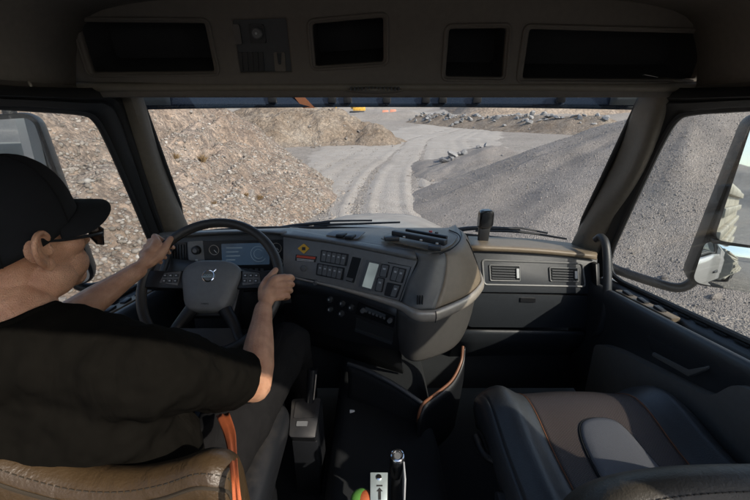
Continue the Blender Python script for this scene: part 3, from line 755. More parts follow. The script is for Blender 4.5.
pl = Plane(PY(290, 100, 1.835), PY(310, 100, 1.835), PY(290, 90, 1.835))
prism('visor_stripe', [pl.px(288, 89), pl.px(297, 89), pl.px(315, 108), pl.px(303, 108)], (0, .004, 0), M['orangetrim'], vis, 0)
# hood in front of the windshield
def hood_pt(s, y):
    wd = .86-.10*max(0, (y-2.2)); z = .60-.075*(y-2.0)-.05*max(0, y-2.8)**2*2
    return (XC+s*wd, y, z-.30*abs(s)**3-.03*s*s)
loft('hood', [[hood_pt(s, y) for s in (-1, -.8, -.5, -.25, 0, .25, .5, .8, 1)] for y in (1.98, 2.3, 2.6, 2.9, 3.1, 3.25)], M['hood'], cab, 2, 3, .02)
# outer shell behind the doors (seen in the mirrors)
for s in (-1, 1):
    X = lambda x: x if s > 0 else mx(x)
    prism('side_wall', [(X(1.06), .22, -.2), (X(1.06), .22, 1.36), (X(1.0), .22, 1.62), (X(1.0), -.08, 1.62), (X(1.06), -.08, 1.36), (X(1.06), -.08, -.2)], (.05*s, 0, 0), M['paint'], cab, .0)
    prism('wall_lining', [(X(1.03), .21, .02), (X(1.03), .21, 1.36), (X(.97), .21, 1.60), (X(.97), -.06, 1.60), (X(1.03), -.06, 1.36), (X(1.03), -.06, .02)], (.02*s, 0, 0), M['roof'], cab, .0)
    box('wheel_arch', (X(1.08), 2.2, -.35), (.25, 1.0, .5), M['paint'], cab, .1)
# grab handles on the pillars
hr = [PX(595, 240, .955), PX(601, 237, .965), PX(606, 246, .965), PX(607.5, 275, .965), PX(606, 310, .965), PX(600, 330, .965), PX(594, 336, .97)]
tube('grab_handle', hr, [.013, .016, .016, .017, .017, .016, .012], M['charcoal'], cab, 14, 5)
hl = [PX(163, 246, -.94), PX(167, 240, -.92), PX(172, 236, -.90), PX(171, 245, -.89), PX(166, 262, -.89), PX(160, 280, -.91)]
tube('grab_handle', hl, .014, M['charcoal'], cab, 12, 5)
# wipers
for (pts, lbl) in (([(268, 232), (290, 226.5), (330, 222), (400, 219.5)], 'black wiper arm parked across the windshield in front of the driver'), ([(445, 232), (475, 228), (520, 229), (566, 236)], 'black wiper arm parked across the windshield in front of the passenger')):
    W = [PY(u, v, 2.07-.0006*abs(u-380)) for u, v in pts]
    t_ = thing('windshield_wiper', lbl, 'wiper', W[0], 'windshield wipers')
    tube('arm', W[:3], [.014, .011, .008], M['black'], t_, 10, 4)
    W2 = [p+Vector((0, -.012, -.012)) for p in W]
    tube('blade', [W2[1]*.4+W2[2]*.6, W2[2], W2[3]] if lbl.find('driver') > 0 else [W2[1], W2[2], W2[3]], [.006, .007, .005], M['rubber'], t_, 8, 5)
    tube('blade_frame', [W[1]*.3+W[2]*.7, W[2]+Vector((0, 0, .005)), W[2]*.4+W[3]*.6], .005, M['black'], t_, 8, 4)
    bm = bmesh.new(); add_ell(bm, W[0]+Vector((0, .01, -.005)), (.03, .025, .02)); bm_obj('pivot', bm, M['black'], t_)

# ================================================================== DOORS
def sillz(y): return .585+(1.66-y)*.14
def make_door(s, label):
    X = lambda x: x if s > 0 else mx(x)
    # inner panel: profile swept along y
    ys = (.25, .6, .9, 1.2, 1.45, 1.66, 1.76)
    rows = []
    for y in ys:
        z = sillz(y)
        rows.append([(X(1.055), y, z-.002), (X(1.03), y, z-.010), (X(1.018), y, z-.022), (X(1.012), y, z-.046), (X(.985), y, z-.046), (X(.978), y, z-.012), (X(.965), y, z-.006), (X(.952), y, z-.018), (X(.948), y, z-.06), (X(.962), y, z-.14), (X(.968), y, z-.30), (X(.968), y, .02)])
    d = loft('door', rows, M['charcoal'], cab, 2, 2, .006, angle=60); d['label'] = label
    # window opening outline (y, z), plane leaning in towards the top
    def wp(y, z, off=0): return Vector((X(1.06-.075*(z-.6)/.7+off), y, z))
    outline = [(.26, sillz(.26)+.005), (1.0, sillz(1.0)+.005), (1.58, sillz(1.58)+.005), (1.655, .605), (1.685, .66), (1.66, .74), (1.56, .95), (1.45, 1.17), (1.40, 1.255), (1.36, 1.288), (1.28, 1.298), (.9, 1.318), (.26, 1.322)]
    wl = rquad([wp(y, z) for y, z in outline], .03, 3)
    prism('window_glass', wl, (.004*s, 0, 0), M['sideglass'], d)
    tube('window_seal', wl+[wl[0]], .011, M['rubber'], d, 8)
    # frame around the glass: from the opening to the pillar / rail
    fr_out = [(1.0, 1.35), (1.32, 1.36), (1.48, 1.365), (1.55, 1.30), (1.61, 1.12), (1.69, .86), (1.77, .70), (1.79, .60), (1.76, .52)]
    fr_in = [(1.0, 1.312), (1.28, 1.298), (1.36, 1.288), (1.40, 1.255), (1.45, 1.17), (1.56, .95), (1.66, .74), (1.685, .66), (1.655, .605)]
    rows = []
    for k in range(len(fr_in)):
        a = wp(*fr_in[k]); b = wp(*fr_out[k], -.015)
        rows.append([a+Vector((0, 0, 0)), a.lerp(b, .35)+Vector((-.018*s, 0, 0)), a.lerp(b, .5)+Vector((-.004*s, 0, 0)), a.lerp(b, .62)+Vector((-.020*s, 0, 0)), b])
    rows.insert(0, [Vector((p.x, .25, p.z+.006)) for p in rows[0]])
    loft('window_frame', rows, M['rubber'], d, 2, 3, .008)
    # demister slots along the sill
    for k in range(11):
        y = .62+k*.072; z = sillz(y)
        box('sill_slot', (X(1.037), y, z-.003), (.009, .045, .006), M['recess'], d, .001, ((1, 0, -.3*s), (0, 1, -.14), (.3*s, .14, 1)))
    # switch pod at the front of the sill
    a = [(X(.985), 1.50, sillz(1.50)-.02), (X(1.02), 1.50, sillz(1.5)-.02), (X(1.02), 1.18, sillz(1.18)-.02), (X(.985), 1.18, sillz(1.18)-.02)]
    prism('switch_pod', rquad([Vector(q) for q in a], .01), (0, 0, .014), M['dashwarm'], d, .003)
    for k, y in enumerate((1.44, 1.35, 1.26)):
        box('window_switch', (X(1.002), y, sillz(y)-.003), (.02, .045, .012), M['black'], d, .003)
    # lower panel with a rising armrest
    lp = [(1.46, .37), (1.40, .40), (1.327, .428), (.965, .533), (.93, .545), (.90, .565), (.865, .625), (.84, .643), (.78, .655), (.26, .68), (.26, .05), (1.46, .05)]
    prism('lower_panel', rquad([Vector((X(.925), y, z)) for y, z in lp], .025, 3), (.045*s, 0, 0), M['dashgrey'], d, .008)
    # pull recess
    hp = [PX(647, 334, .955), PX(655, 355, .955), PX(692, 375, .955), PX(711, 368, .955)] if s > 0 else [Vector((mx(p.x), p.y, p.z)) for p in (PX(647, 334, .955), PX(655, 355, .955), PX(692, 375, .955), PX(711, 368, .955))]
    prism('pull_recess', rquad(hp, .02, 4), (-.006*s, 0, 0), M['recess'], d, .003)
    hq = [hp[1]+Vector((-.012*s, 0, .012)), hp[1]+Vector((-.012*s, 0, -.004)), hp[2]+Vector((-.012*s, 0, -.006)), hp[3]+Vector((-.012*s, 0, -.004)), hp[3]+Vector((-.012*s, -.0, .008)), hp[2]+Vector((-.012*s, 0, .014))]
    prism('door_handle', hq, (.02*s, 0, 0), M['dashgrey'], d, .004)
    # outer skin
    loft('outer_skin', [[(X(1.085), y, sillz(y)-.01), (X(1.11), y, sillz(y)-.06), (X(1.125), y, .3), (X(1.115), y, -.1), (X(1.09), y, -.35)] for y in (.24, .7, 1.2, 1.74)], M['paint'], d, 3, 1, .01)
    box('outer_handle', (X(1.13), .42, .52), (.03, .16, .04), M['black'], d, .012)
    return d
make_door(1, 'dark passenger door with grey armrest panel and window, beside the passenger seat')
make_door(-1, 'dark driver door with window, beside the driver')

# ================================================================== WING MIRRORS
def make_mirror(s, label):
    X = lambda x: x if s > 0 else mx(x)
    F = lambda x, y, z: Vector((X(x), y, z))
    t = thing('wing_mirror', label, 'wing mirror', F(1.2, 1.6, .55), 'wing mirrors')
    up = Vector((.055*s, -.06, 1)).normalized(); n = Vector((-.25, -.968, .0)) if s > 0 else Vector((.37, -.93, 0)); n = (n-up*n.dot(up)).normalized(); e = up.cross(n).normalized()
    if e.x*s < 0: e = -e
    c = F(1.462 if s > 0 else 1.40, 1.475, .945)
    H, Wd, D = .68, .30, .115
    def q(a, b, h): return c+e*a+up*b+n*h
    loop = lambda sc, h, r=.055: rquad([q(-Wd/2*sc, -H/2*(1-(1-sc)*.45), h), q(Wd/2*sc, -H/2*(1-(1-sc)*.45), h), q(Wd/2*sc, H/2*(1-(1-sc)*.45), h), q(-Wd/2*sc, H/2*(1-(1-sc)*.45), h)], r, 6)
    bm = bmesh.new(); rings = []
    for sc, h in ((.955, 0), (.99, .002), (1.0, -.006), (1.0, -.035), (.97, -.07), (.88, -.095), (.6, -.11)):
        rings.append([bm.verts.new(p) for p in loop(sc, h)])
    for a, b in zip(rings[:-1], rings[1:]):
        m_ = len(a)
        for i in range(m_): bm.faces.new((a[i], a[(i+1) % m_], b[(i+1) % m_], b[i]))
    bm.faces.new(rings[0]); bm.faces.new(rings[-1]); bm_obj('housing', bm, M['mirrorhouse'], t)
    # glasses tilt inside the housing; the lower one is a convex wide-angle glass
    ng = Vector((-.37, -.925, .085)).normalized() if s > 0 else Vector((.41, -.91, .03)).normalized()
    def g(a, b, a0, b0, bulge=0):
        p = q(a, b, .042); c0_ = q(a0, b0, .042); dlt = -(p-c0_).dot(ng)/n.dot(ng)
        return p+n*(dlt-bulge*((a-a0)**2+(b-b0)**2))
    for nm, b0, b1, bul in (('upper_glass', -.125, .322, .0), ('lower_glass', -.322, -.145, .55)):
        bm_ = (b0+b1)/2; loop_ = rquad([Vector((-.140, b0, 0)), Vector((.140, b0, 0)), Vector((.140, b1, 0)), Vector((-.140, b1, 0))], .035, 6)
        bm = bmesh.new(); rings = []
        for sc in (1, .8, .6, .4, .2, .02):
            rings.append([bm.verts.new(g(p.x*sc, bm_+(p.y-bm_)*sc, 0, bm_, bul)) for p in loop_])
        for r0, r1 in zip(rings[:-1], rings[1:]):
            for i in range(len(r0)): bm.faces.new((r0[i], r0[(i+1) % len(r0)], r1[(i+1) % len(r0)], r1[i]))
        bm.faces.new(rings[-1])
        sk = [v.co-n*.0005 for v in rings[0]]
        go = bm_obj(nm, bm, M['mirror'], t, angle=30)
        bm = bmesh.new(); a1 = [bm.verts.new(p) for p in sk]; a2 = [bm.verts.new(p-n*.075) for p in sk]
        for i in range(len(sk)): bm.faces.new((a1[i], a2[i], a2[(i+1) % len(sk)], a1[(i+1) % len(sk)]))
        bm_obj('glass_rim', bm, M['black'], go)
    prism('divider', [q(-.135, -.143, .001), q(.135, -.143, .001), q(.135, -.127, .001), q(-.135, -.127, .001)], n*.042, M['black'], t, .002)
    tube('lower_arm', [F(1.09, 1.72, .615), F(1.13, 1.70, .60), F(1.24, 1.64, .575), F(1.33, 1.61, .56), F(1.38, 1.60, .59), F(1.39, 1.59, .66)], .021, M['black'], t, 12, 5)
    tube('upper_arm', [F(1.36, 1.50, 1.24), F(1.36, 1.50, 1.33), F(1.30, 1.52, 1.37), F(1.10, 1.56, 1.38), F(1.03, 1.58, 1.36)], .021, M['mirrorhouse'], t, 12, 5)
    return t
make_mirror(1, 'dark framed wing mirror with two panes outside the passenger window')
make_mirror(-1, 'dark framed wing mirror with two panes outside the driver window')

# ribbed dump body behind the cab (shows only in the mirrors)
db = thing('dump_body', 'beige ribbed steel dump body carried behind the cab', 'dump body', (XC, -4.5, G0))
box('body_shell', (XC, -4.2, .45), (2.3, 6.2, 1.5), M['beige'], db, .04)
for s in (-1, 1):
    for k in range(7):
        box('rib', (XC+s*1.17, -4.2, -.18+k*.21), (.06, 6.1, .09), M['beige'], db, .015)
box('chassis', (XC, -3.2, -.65), (1.0, 8, .35), M['black'], db, .03)
for s in (-1, 1):
    for y_ in (-4.2, -5.6):
        bm = bmesh.new(); add_tube(bm, [(XC+s*.75, y_, G0+.5), (XC+s*1.15, y_, G0+.5)], .5, 28); bm_obj('wheel', bm, M['rubber'], db)

# ================================================================== DASHBOARD
dash = thing('dashboard', 'grey wraparound dashboard with angled switch fascia and bulging centre pod', 'dashboard', (XC, 1.6, .4))
# fascia plane turned towards the driver
fa, fb, fc_ = PY(285, 237, 1.55), PY(416, 264, 1.275), PY(285, 275, 1.50)
FP = Plane(fa, fb, fc_)
f_tl, f_tr, f_br, f_bl = FP.px(283, 236.5), FP.px(417, 260.5), FP.px(400, 304), FP.px(283, 276)
prism('fascia', [f_tl, FP.px(330, 243.5), FP.px(375, 252), f_tr, f_br, FP.px(345, 288.5), FP.px(310, 279), f_bl], -FP.n*.05, M['fascia'], dash, .003)
# centre pod: corner panel and right flank in slices
zs = [.828, .815, .76, .70, .672]
def sl(z, pts): return [Vector((x, y, z)) for x, y in pts]
top0 = [(f_tr.x, f_tr.y), (.205, 1.262), (.246, 1.285), (.30, 1.345), (.345, 1.43), (.372, 1.53), (.378, 1.66)]
pod = [
 sl(.834, [(f_tr.x-.004, f_tr.y+.03), (.200, 1.30), (.236, 1.318), (.285, 1.37), (.325, 1.45), (.350, 1.54), (.356, 1.66), (.356, 1.87)]),
 sl(.826, [(f_tr.x, f_tr.y+.008), (.204, 1.275), (.243, 1.296), (.296, 1.352), (.338, 1.435), (.364, 1.535), (.370, 1.66), (.370, 1.87)]),
 sl(.805, [(f_tr.x+.002, f_tr.y-.004), (.201, 1.258), (.246, 1.285), (.306, 1.342), (.352, 1.43), (.378, 1.53), (.384, 1.66), (.384, 1.87)]),
 sl(.745, [(f_tr.x-.03, f_tr.y-.018), (.176, 1.228), (.232, 1.245), (.318, 1.318), (.380, 1.415), (.402, 1.52), (.408, 1.66), (.408, 1.87)]),
 sl(.690, [(f_br.x+.012, f_br.y-.002), (.140, 1.200), (.205, 1.200), (.322, 1.296), (.400, 1.41), (.420, 1.52), (.424, 1.66), (.424, 1.87)]),
 sl(.672, [(f_br.x+.004, f_br.y-.008), (.134, 1.196), (.200, 1.193), (.322, 1.291), (.403, 1.41), (.422, 1.52), (.426, 1.66), (.426, 1.87)])]
for r_, zz in zip(pod, (.762, .752, .738, .70, .66, .65)): r_[-1].z = zz
for r_, zz in zip(pod[:3], (.818, .808, .79)): r_[-2].z = zz
loft('pod_flank', [r[2:] for r in pod], M['dashwarm'], dash, 5, 3, .006, angle=70)  # browner than the corner panel: warm light on this side is painted in
cpn = loft('corner_panel', [r[:3] for r in pod], M['dashgrey'], dash, 5, 3, .006, angle=70)
c_ = PY(420, 300, 1.205)
for k in range(3):
    box('speaker_slit', PY(417.5+k*2.4, 300, 1.196), (.0035, .012, .03), M['recess'], cpn, .001)
tube('flank_seam', [r[4]*.55+r[5]*.45+Vector((.004, -.003, .001)) for r in pod[1:]], .002, M['recess'], dash, 6, 4)
# silver band round the pod
band_c = [(-.33, 1.475), (-.15, 1.382), (f_br.x-.02, f_br.y+.01), (.134, 1.192), (.178, 1.184), (.215, 1.196), (.322, 1.284), (.392, 1.385), (.418, 1.46), (.43, 1.60)]
zb = [.668, .668, .660, .656, .655, .656, .657, .657, .657, .657]
hb = [.004, .006, .014, .020, .021, .021, .020, .019, .017, .014]
rows = []
for kk, (dz, dn) in enumerate(((1, .0), (.85, .010), (0, .015), (-.85, .010), (-1, .0))):
    r_ = []
    for i, (x, y) in enumerate(band_c):
        a, b = band_c[max(i-1, 0)], band_c[min(i+1, len(band_c)-1)]; t = Vector((b[0]-a[0], b[1]-a[1], 0)).normalized(); nn = Vector((t.y, -t.x, 0))
        r_.append(Vector((x, y, zb[i]+dz*hb[i]))+nn*dn*min(1, hb[i]/.015))
    rows.append(r_)
loft('silver_band', rows, M['silver'], dash, 5, 2, .003, angle=80)
sm = Vector((.196, 1.178, .655)); tube('band_joint', [sm+Vector((.004, -.004, .021)), sm+Vector((.006, -.008, 0)), sm+Vector((.004, -.004, -.021))], .0016, M['recess'], dash, 6)
# lower pod below the band
low = [
 sl(.645, [(f_br.x-.01, f_br.y+.004), (.132, 1.202), (.190, 1.200), (.312, 1.295), (.392, 1.41), (.410, 1.52), (.414, 1.66)]),
 sl(.55, [(f_br.x-.01, f_br.y+.012), (.125, 1.212), (.180, 1.208), (.303, 1.292), (.380, 1.40), (.398, 1.52), (.40, 1.66)]),
 sl(.475, [(f_br.x-.005, f_br.y+.03), (.118, 1.225), (.168, 1.215), (.285, 1.285), (.350, 1.37), (.375, 1.50), (.38, 1.66)]),
 sl(.445, [(f_br.x, f_br.y+.06), (.116, 1.25), (.165, 1.24), (.272, 1.30), (.325, 1.38), (.35, 1.50), (.35, 1.66)]),
 sl(.43, [(f_br.x+.01, f_br.y+.16), (.13, 1.40), (.165, 1.40), (.24, 1.42), (.28, 1.45), (.30, 1.52), (.30, 1.66)])]
M['podlow'] = mat('dark grey plastic', (.065, .062, .058), .42, bump=.25, bscale=900)
loft('lower_pod', low, M['podlow'], dash, 5, 3, .006, angle=70)
# pod and dash top
ptop = [sl(.834, [(-.36, 1.585), (-.14, 1.45), (f_tr.x-.004, f_tr.y+.03), (.200, 1.30), (.236, 1.318), (.285, 1.37), (.325, 1.45), (.350, 1.54), (.356, 1.66)])]
ptop[0][-1].z = .820; ptop[0][-2].z = .830
bk = sl(.822, [(-.36, 1.66), (-.14, 1.60), (.08, 1.55), (.17, 1.52), (.205, 1.52), (.245, 1.53), (.29, 1.56), (.325, 1.61), (.350, 1.70)])
bk2 = sl(.760, [(-.36, 1.83), (-.16, 1.86), (.06, 1.87), (.14, 1.87), (.18, 1.87), (.22, 1.87), (.27, 1.87), (.32, 1.87), (.357, 1.87)])
loft('pod_top', [ptop[0], [a.lerp(b, .5)+Vector((0, 0, .004)) for a, b in zip(ptop[0], bk)], bk, bk2], M['dashgrey'], dash, 3, 3, .006, angle=60)
# hood strip above fascia (lighter overhanging lip)
loft('fascia_hood', [[FP.px(u, v-dv)+FP.n*hh for u, v in ((170, 237), (225, 235.5), (283, 236), (330, 243), (375, 251.8), (417, 260.5))] for dv, hh in ((-.6, .002), (.6, .012), (2.5, .012), (6.5, -.015))][0:1] and
     [[q for q in row] for row in [
      [FP.px(283, 236.8)+FP.n*.001, FP.px(330, 243.6)+FP.n*.001, FP.px(375, 252.3)+FP.n*.001, FP.px(417, 261)+FP.n*.001],
      [FP.px(283, 235.5)+FP.n*.014, FP.px(330, 242.2)+FP.n*.014, FP.px(375, 250.8)+FP.n*.014, FP.px(417, 259)+FP.n*.010],
      [FP.px(283, 233)+FP.n*.012, FP.px(330, 239.5)+FP.n*.012, FP.px(375, 248)+FP.n*.012, FP.px(417, 256.5)+FP.n*.006],
      [Vector((-.36, 1.60, .836)), Vector((-.23, 1.52, .838)), Vector((-.05, 1.41, .838)), Vector((f_tr.x-.006, f_tr.y+.045, .836))]]], M['dashgrey'], dash, 4, 3, .004, angle=70)
# recessed groove line on pod top and tray
tray = [PZ(u, v, .842) for u, v in ((378, 239), (400, 229.5), (446, 230.5), (459, 236), (452, 246), (437, 252.5))]
tr_ = prism('top_tray', rquad(tray, .03, 4), (0, 0, .004), M['dashwarm'], dash, .002)
grv = [PZ(u, v, .848) for u, v in ((440, 254), (452, 248.5), (460, 240), (458, 234), (449, 230))]
tube('tray_groove', grv, .0022, M['recess'], dash, 6, 5)
for (u, v) in ((341.5, 235), (350.5, 236.5)):
    c = PZ(u, v, .845); box('dash_button', c, (.034, .04, .014), M['black'], dash, .005, ((.93, -.36, 0), (.36, .93, 0), (0, 0, 1)))
bu = prism('button_base', rquad([PZ(u, v, .840) for u, v in ((325, 235.5), (334, 231), (366, 232), (357, 239.5))], .01), (0, 0, .003), M['fascia'], dash, .001)
for (u, v, m_) in ((430.5, 233.6, 'redpl'), (436.5, 235.0, 'black')):
    c = PZ(u, v, .852); tube('indicator_cap', [c, c+Vector((0, 0, .012))], [.008, .006], M[m_], dash, 12)
# fascia fittings
def sw(c4, mark=True, parent=dash):
    o = plate('rocker_switch', FP, c4, .006, M['switch'], parent, .0025)
    (a, b, c, d) = [Vector((*q, 0)) for q in c4]
    ce = (a+b)/2*.68+(c+d)/2*.32; e1 = (b-a)*.22; e2 = (d-a)*.07
    if mark: plate('switch_mark', FP, [(ce-e1-e2)[:2], (ce+e1-e2)[:2], (ce+e1+e2)[:2], (ce-e1+e2)[:2]], .0066, M['lightsw'], o, .0005, .0055, 0)
    return o
def bezel(c4, grow=1.6):
    ce = (sum(q[0] for q in c4)/4, sum(q[1] for q in c4)/4)
    q4 = [(q[0]+grow*(1 if q[0] > ce[0] else -1), q[1]+grow*(1 if q[1] > ce[1] else -1)*.8) for q in c4]
    plate('switch_bezel', FP, q4, .0022, M['black'], dash, .004)
def lerp4(c4, x0, x1):
    a, b, c, d = [Vector((*q, 0)) for q in c4]
    return [a.lerp(b, x0)[:2], a.lerp(b, x1)[:2], d.lerp(c, x1)[:2], d.lerp(c, x0)[:2]]
for row in ([(322.8, 251), (347.3, 255.3), (345.2, 265), (321.6, 260.6)], [(319, 264.2), (343.4, 269), (341.4, 279), (317.7, 273.8)]):
    bezel(row)
    for k in range(5): sw(lerp4(row, k*.2+.015, k*.2+.185))
plate('cubby_bezel', FP, [(351.5, 255.2), (363.2, 257.4), (355.6, 284.4), (344.4, 281.4)], .004, M['fascia'], dash, .004)
plate('cubby', FP, [(353, 256.6), (361.8, 258.3), (354.6, 283), (346, 280.6)], .0045, M['recess'], dash, .003)
plate('cubby_clip', FP, [(347.8, 277), (353.8, 278.6), (353, 281.4), (346.9, 279.6)], .010, M['switch'], dash, .002)
plate('screen_bezel', FP, [(367.6, 260), (381.2, 263), (372.6, 291.5), (359.6, 287.8)], .005, M['switch'], dash, .004)
plate('info_screen', FP, [(370.2, 262.3), (379.6, 264.4), (371.8, 288.8), (362.8, 286.2)], .0062, M['screengrey'], dash, .002)
for c4 in ([(383, 264.6), (388.8, 265.9), (386, 277), (380.5, 275.8)], [(378.9, 278), (384.2, 279.3), (381.4, 291.4), (376, 290)]):
    bezel(c4, 1.2); sw(c4)
r1 = [(394.4, 267), (405.6, 270), (401.6, 282.4), (390.8, 279.4)]; bezel(r1, 1.3); sw(lerp4(r1, .03, .48)); sw(lerp4(r1, .53, .97))
r2 = [(388.8, 283.2), (400.4, 286), (395.8, 297), (385.5, 294.4)]; bezel(r2, 1.3); sw(lerp4(r2, .53, .97))
# outline bead of the right bay
bay = [FP.px(u, v, .002) for u, v in ((388, 262.5), (411, 267), (399, 301.5))]
tube('fascia_bead', bay, .0015, M['recess'], dash, 6)
# stickers and round button
plate('yellow_sticker', FP, [(298, 248.4), (304.2, 243.6), (309.6, 248.4), (304.3, 253.8)], .0035, M['yellow'], dash, .003, -.001, .0003)
plate('sticker_mark', FP, [(302.5, 247), (306, 247), (306, 250.3), (302.5, 250.3)], .0039, M['black'], dash, .002, .003, 0)
plate('warning_label', FP, [(296.2, 254.3), (316.9, 256.4), (315.4, 262.4), (295.4, 260.6)], .0028, M['black'], dash, .002, -.001, .0003)
plate('label_header', FP, [(297.4, 255), (316, 257), (315.4, 259.2), (296.9, 257.4)], .0032, M['red'], dash, .001, .002, 0)
for k in range(2):
    plate('label_line', FP, [(297.5, 258.5+k*1.2), (314.3, 260.1+k*1.2), (314.2, 260.6+k*1.2), (297.4, 259+k*1.2)], .0032, M['white'], dash, .0003, .002, 0)
kc = FP.px(304, 268.2); tube('round_button', [kc-FP.n*.002, kc+FP.n*.006, kc+FP.n*.008], [.013, .013, .010], M['switch'], dash, 18)
# radio and climate controls under the fascia
RP = Plane(PY(290, 284, 1.50), PY(398, 312, 1.265), PY(290, 330, 1.515))
prism('radio_panel', [RP.px(284, 278), RP.px(310, 282), RP.px(345, 291), RP.px(401, 309), RP.px(398, 352), RP.px(345, 340), RP.px(284, 322)], -RP.n*.03, M['black'], dash, .003)
rb_ = plate('radio', RP, [(359, 302), (395.5, 316), (394, 327), (357, 313.5)], .006, M['blackgloss'], dash, .002)
for k in range(6):
    c4 = [(366+k*3.6, 309.3+k*1.32), (368.2+k*3.6, 310.1+k*1.32), (368+k*3.6, 312+k*1.32), (365.8+k*3.6, 311.2+k*1.32)]
    plate('radio_button', RP, c4, .0085, M['switch'], rb_, .001)
for (u, v) in ((363.5, 310), (390.5, 320)):
    kc = RP.px(u, v, .006); tube('radio_knob', [kc, kc+RP.n*.012], [.009, .008], M['switch'], rb_, 16)
plate('radio_display', RP, [(366.5, 306), (386.5, 313.6), (386, 317), (366, 309.2)], .0068, M['dispglass'], rb_, .001)
plate('storage_slot', RP, [(356.5, 318), (393.5, 331), (392.5, 342), (355.5, 328.5)], .002, M['recess'], dash, .003)
plate('slot_frame', RP, [(356, 327.5), (393, 341), (392.6, 344), (355.6, 330.4)], .008, M['charcoal'], dash, .001)
for (u, v) in ((331, 299), (343, 303), (352, 307), (331, 309), (342, 313)):
    kc = RP.px(u, v); kn = tube('climate_knob', [kc, kc+RP.n*.014, kc+RP.n*.016], [.012, .011, .008], M['charcoal'], dash, 18)
    plate('knob_mark', RP, [(u-.5, v-2), (u+.5, v-2), (u+.5, v), (u-.5, v)], .0168, M['lightsw'], kn, .0003, .015, 0)
kc = RP.px(317.5, 281.5); tube('ignition_knob', [kc, kc+RP.n*.02], [.010, .008], M['switch'], dash, 16)
# instrument cluster behind the wheel
IPn = Plane(PY(165, 250, 1.66), PY(290, 250, 1.62), PY(165, 275, 1.645))
prism('cluster_panel', [IPn.px(158, 236), IPn.px(286, 233), IPn.px(286, 277), IPn.px(158, 282)], -IPn.n*.03, M['charcoal'], dash, .003)
plate('cluster_bezel', IPn, [(203, 241), (286, 239.5), (286, 273), (207, 273)], .006, M['black'], dash, .01)
cs = plate('cluster_screen', IPn, [(222, 243.5), (270, 242.5), (270, 264), (223, 265)], .0075, M['screenblue'], dash, .004)
M['ui'] = emit_mat('screen graphics', (.10, .14, .18), .4, scale=3)
for (u, v, r_) in ((258.5, 254, 8.2), (258.5, 254, 5.0)):
    c = IPn.px(u, v, .008); rr = r_/400*1.66
    tube('dial_graphic', [c+IPn.x*math.cos(a)*rr+IPn.y*math.sin(a)*rr for a in [.6+k/18*5.0 for k in range(19)]], .0009, M['ui'], cs, 5)
for k, wdt in enumerate((16, 12, 14, 9)):
    plate('text_graphic', IPn, [(227, 247+k*4), (227+wdt, 246.8+k*4), (227+wdt, 248+k*4), (227, 248.2+k*4)], .0080, M['ui'], cs, .0003, .0074, 0)
for (u, v, r_) in ((276.5, 248, 5), (279, 262, 4.2), (214, 250, 5)):
    c = IPn.px(u, v, .007); rr = r_/400*1.7
    ring = [c+IPn.x*math.cos(a)*rr+IPn.y*math.sin(a)*rr for a in [k/20*6.283 for k in range(21)]]
    g_ = tube('gauge_ring', ring, .0016, M['silver'], dash, 6); 
    tube('gauge_needle', [c, c+(IPn.x*.6+IPn.y*.7)*rr*.8], .0012, M['white'], g_, 6)
for k in range(7):
    plate('tell_tale', IPn, [(228+k*5.5, 268), (231+k*5.5, 268), (231+k*5.5, 270.5), (228+k*5.5, 270.5)], .0072, M['switch'], dash, .0005)
# cluster hood and dash top on the driver side
loft('cluster_hood', [[PY(u, v, y) for u, v, y in ((158, 240.5, 1.66), (180, 237.6, 1.64), (225, 234.8, 1.60), (262, 233.8, 1.575), (286, 236, 1.555))],
                      [PY(u, v, y) for u, v, y in ((158, 237, 1.65), (180, 234.6, 1.625), (225, 231.6, 1.585), (262, 230.8, 1.56), (286, 232.6, 1.545))],
                      [Vector((-.98, 1.70, .785)), Vector((-.88, 1.69, .795)), Vector((-.66, 1.68, .806)), Vector((-.48, 1.67, .814)), Vector((-.345, 1.66, .822))],
                      [Vector((-.98, 1.83, .72)), Vector((-.88, 1.85, .725)), Vector((-.66, 1.90, .735)), Vector((-.48, 1.90, .745)), Vector((-.345, 1.84, .762))]], M['dashgrey'], dash, 3, 3, .005, angle=60)
va = plate('air_vent', IPn, [(167, 243), (186.5, 242), (187, 263), (168.5, 264.5)], .004, M['black'], dash, .004)
for k in range(6):
    u = 169.5+k*2.8; plate('vent_slat', IPn, [(u, 244.5), (u+1.1, 244.5), (u+1.6, 262), (u+.5, 262)], .009, M['charcoal'], va, .0004)
plate('knob_panel', IPn, [(188.5, 241.5), (203.5, 240.5), (205.5, 262.5), (189.5, 263)], .006, M['fascia'], dash, .004)
kc = IPn.px(197, 250, .006); kn = tube('light_knob', [kc, kc+IPn.n*.016, kc+IPn.n*.019], [.020, .018, .014], M['black'], dash, 22)
tube('knob_cap', [kc+IPn.n*.019, kc+IPn.n*.021], [.010, .009], M['switch'], kn, 16)
plate('dimmer_mark', IPn, [(196, 259), (198.6, 259), (198.6, 261.2), (196, 261.2)], .0068, M['lightsw'], dash, .0003)
# knee panel under the cluster
loft('knee_panel', [[(-.99, 1.64, .70), (-.7, 1.60, .68), (-.35, 1.49, .668)], [(-.99, 1.62, .60), (-.7, 1.58, .58), (-.35, 1.50, .56)], [(-.99, 1.70, .46), (-.7, 1.68, .44), (-.3, 1.62, .42)]], M['charcoal'], dash, 4, 3, .01)
loft('lower_fascia', [[(-.35, 1.50, .665), (-.1, 1.37, .66), (.10, 1.26, .65)], [(-.35, 1.53, .50), (-.1, 1.41, .48), (.10, 1.30, .45)], [(-.33, 1.60, .30), (-.1, 1.50, .28), (.12, 1.42, .26)]], M['black'], dash, 4, 3, .01)
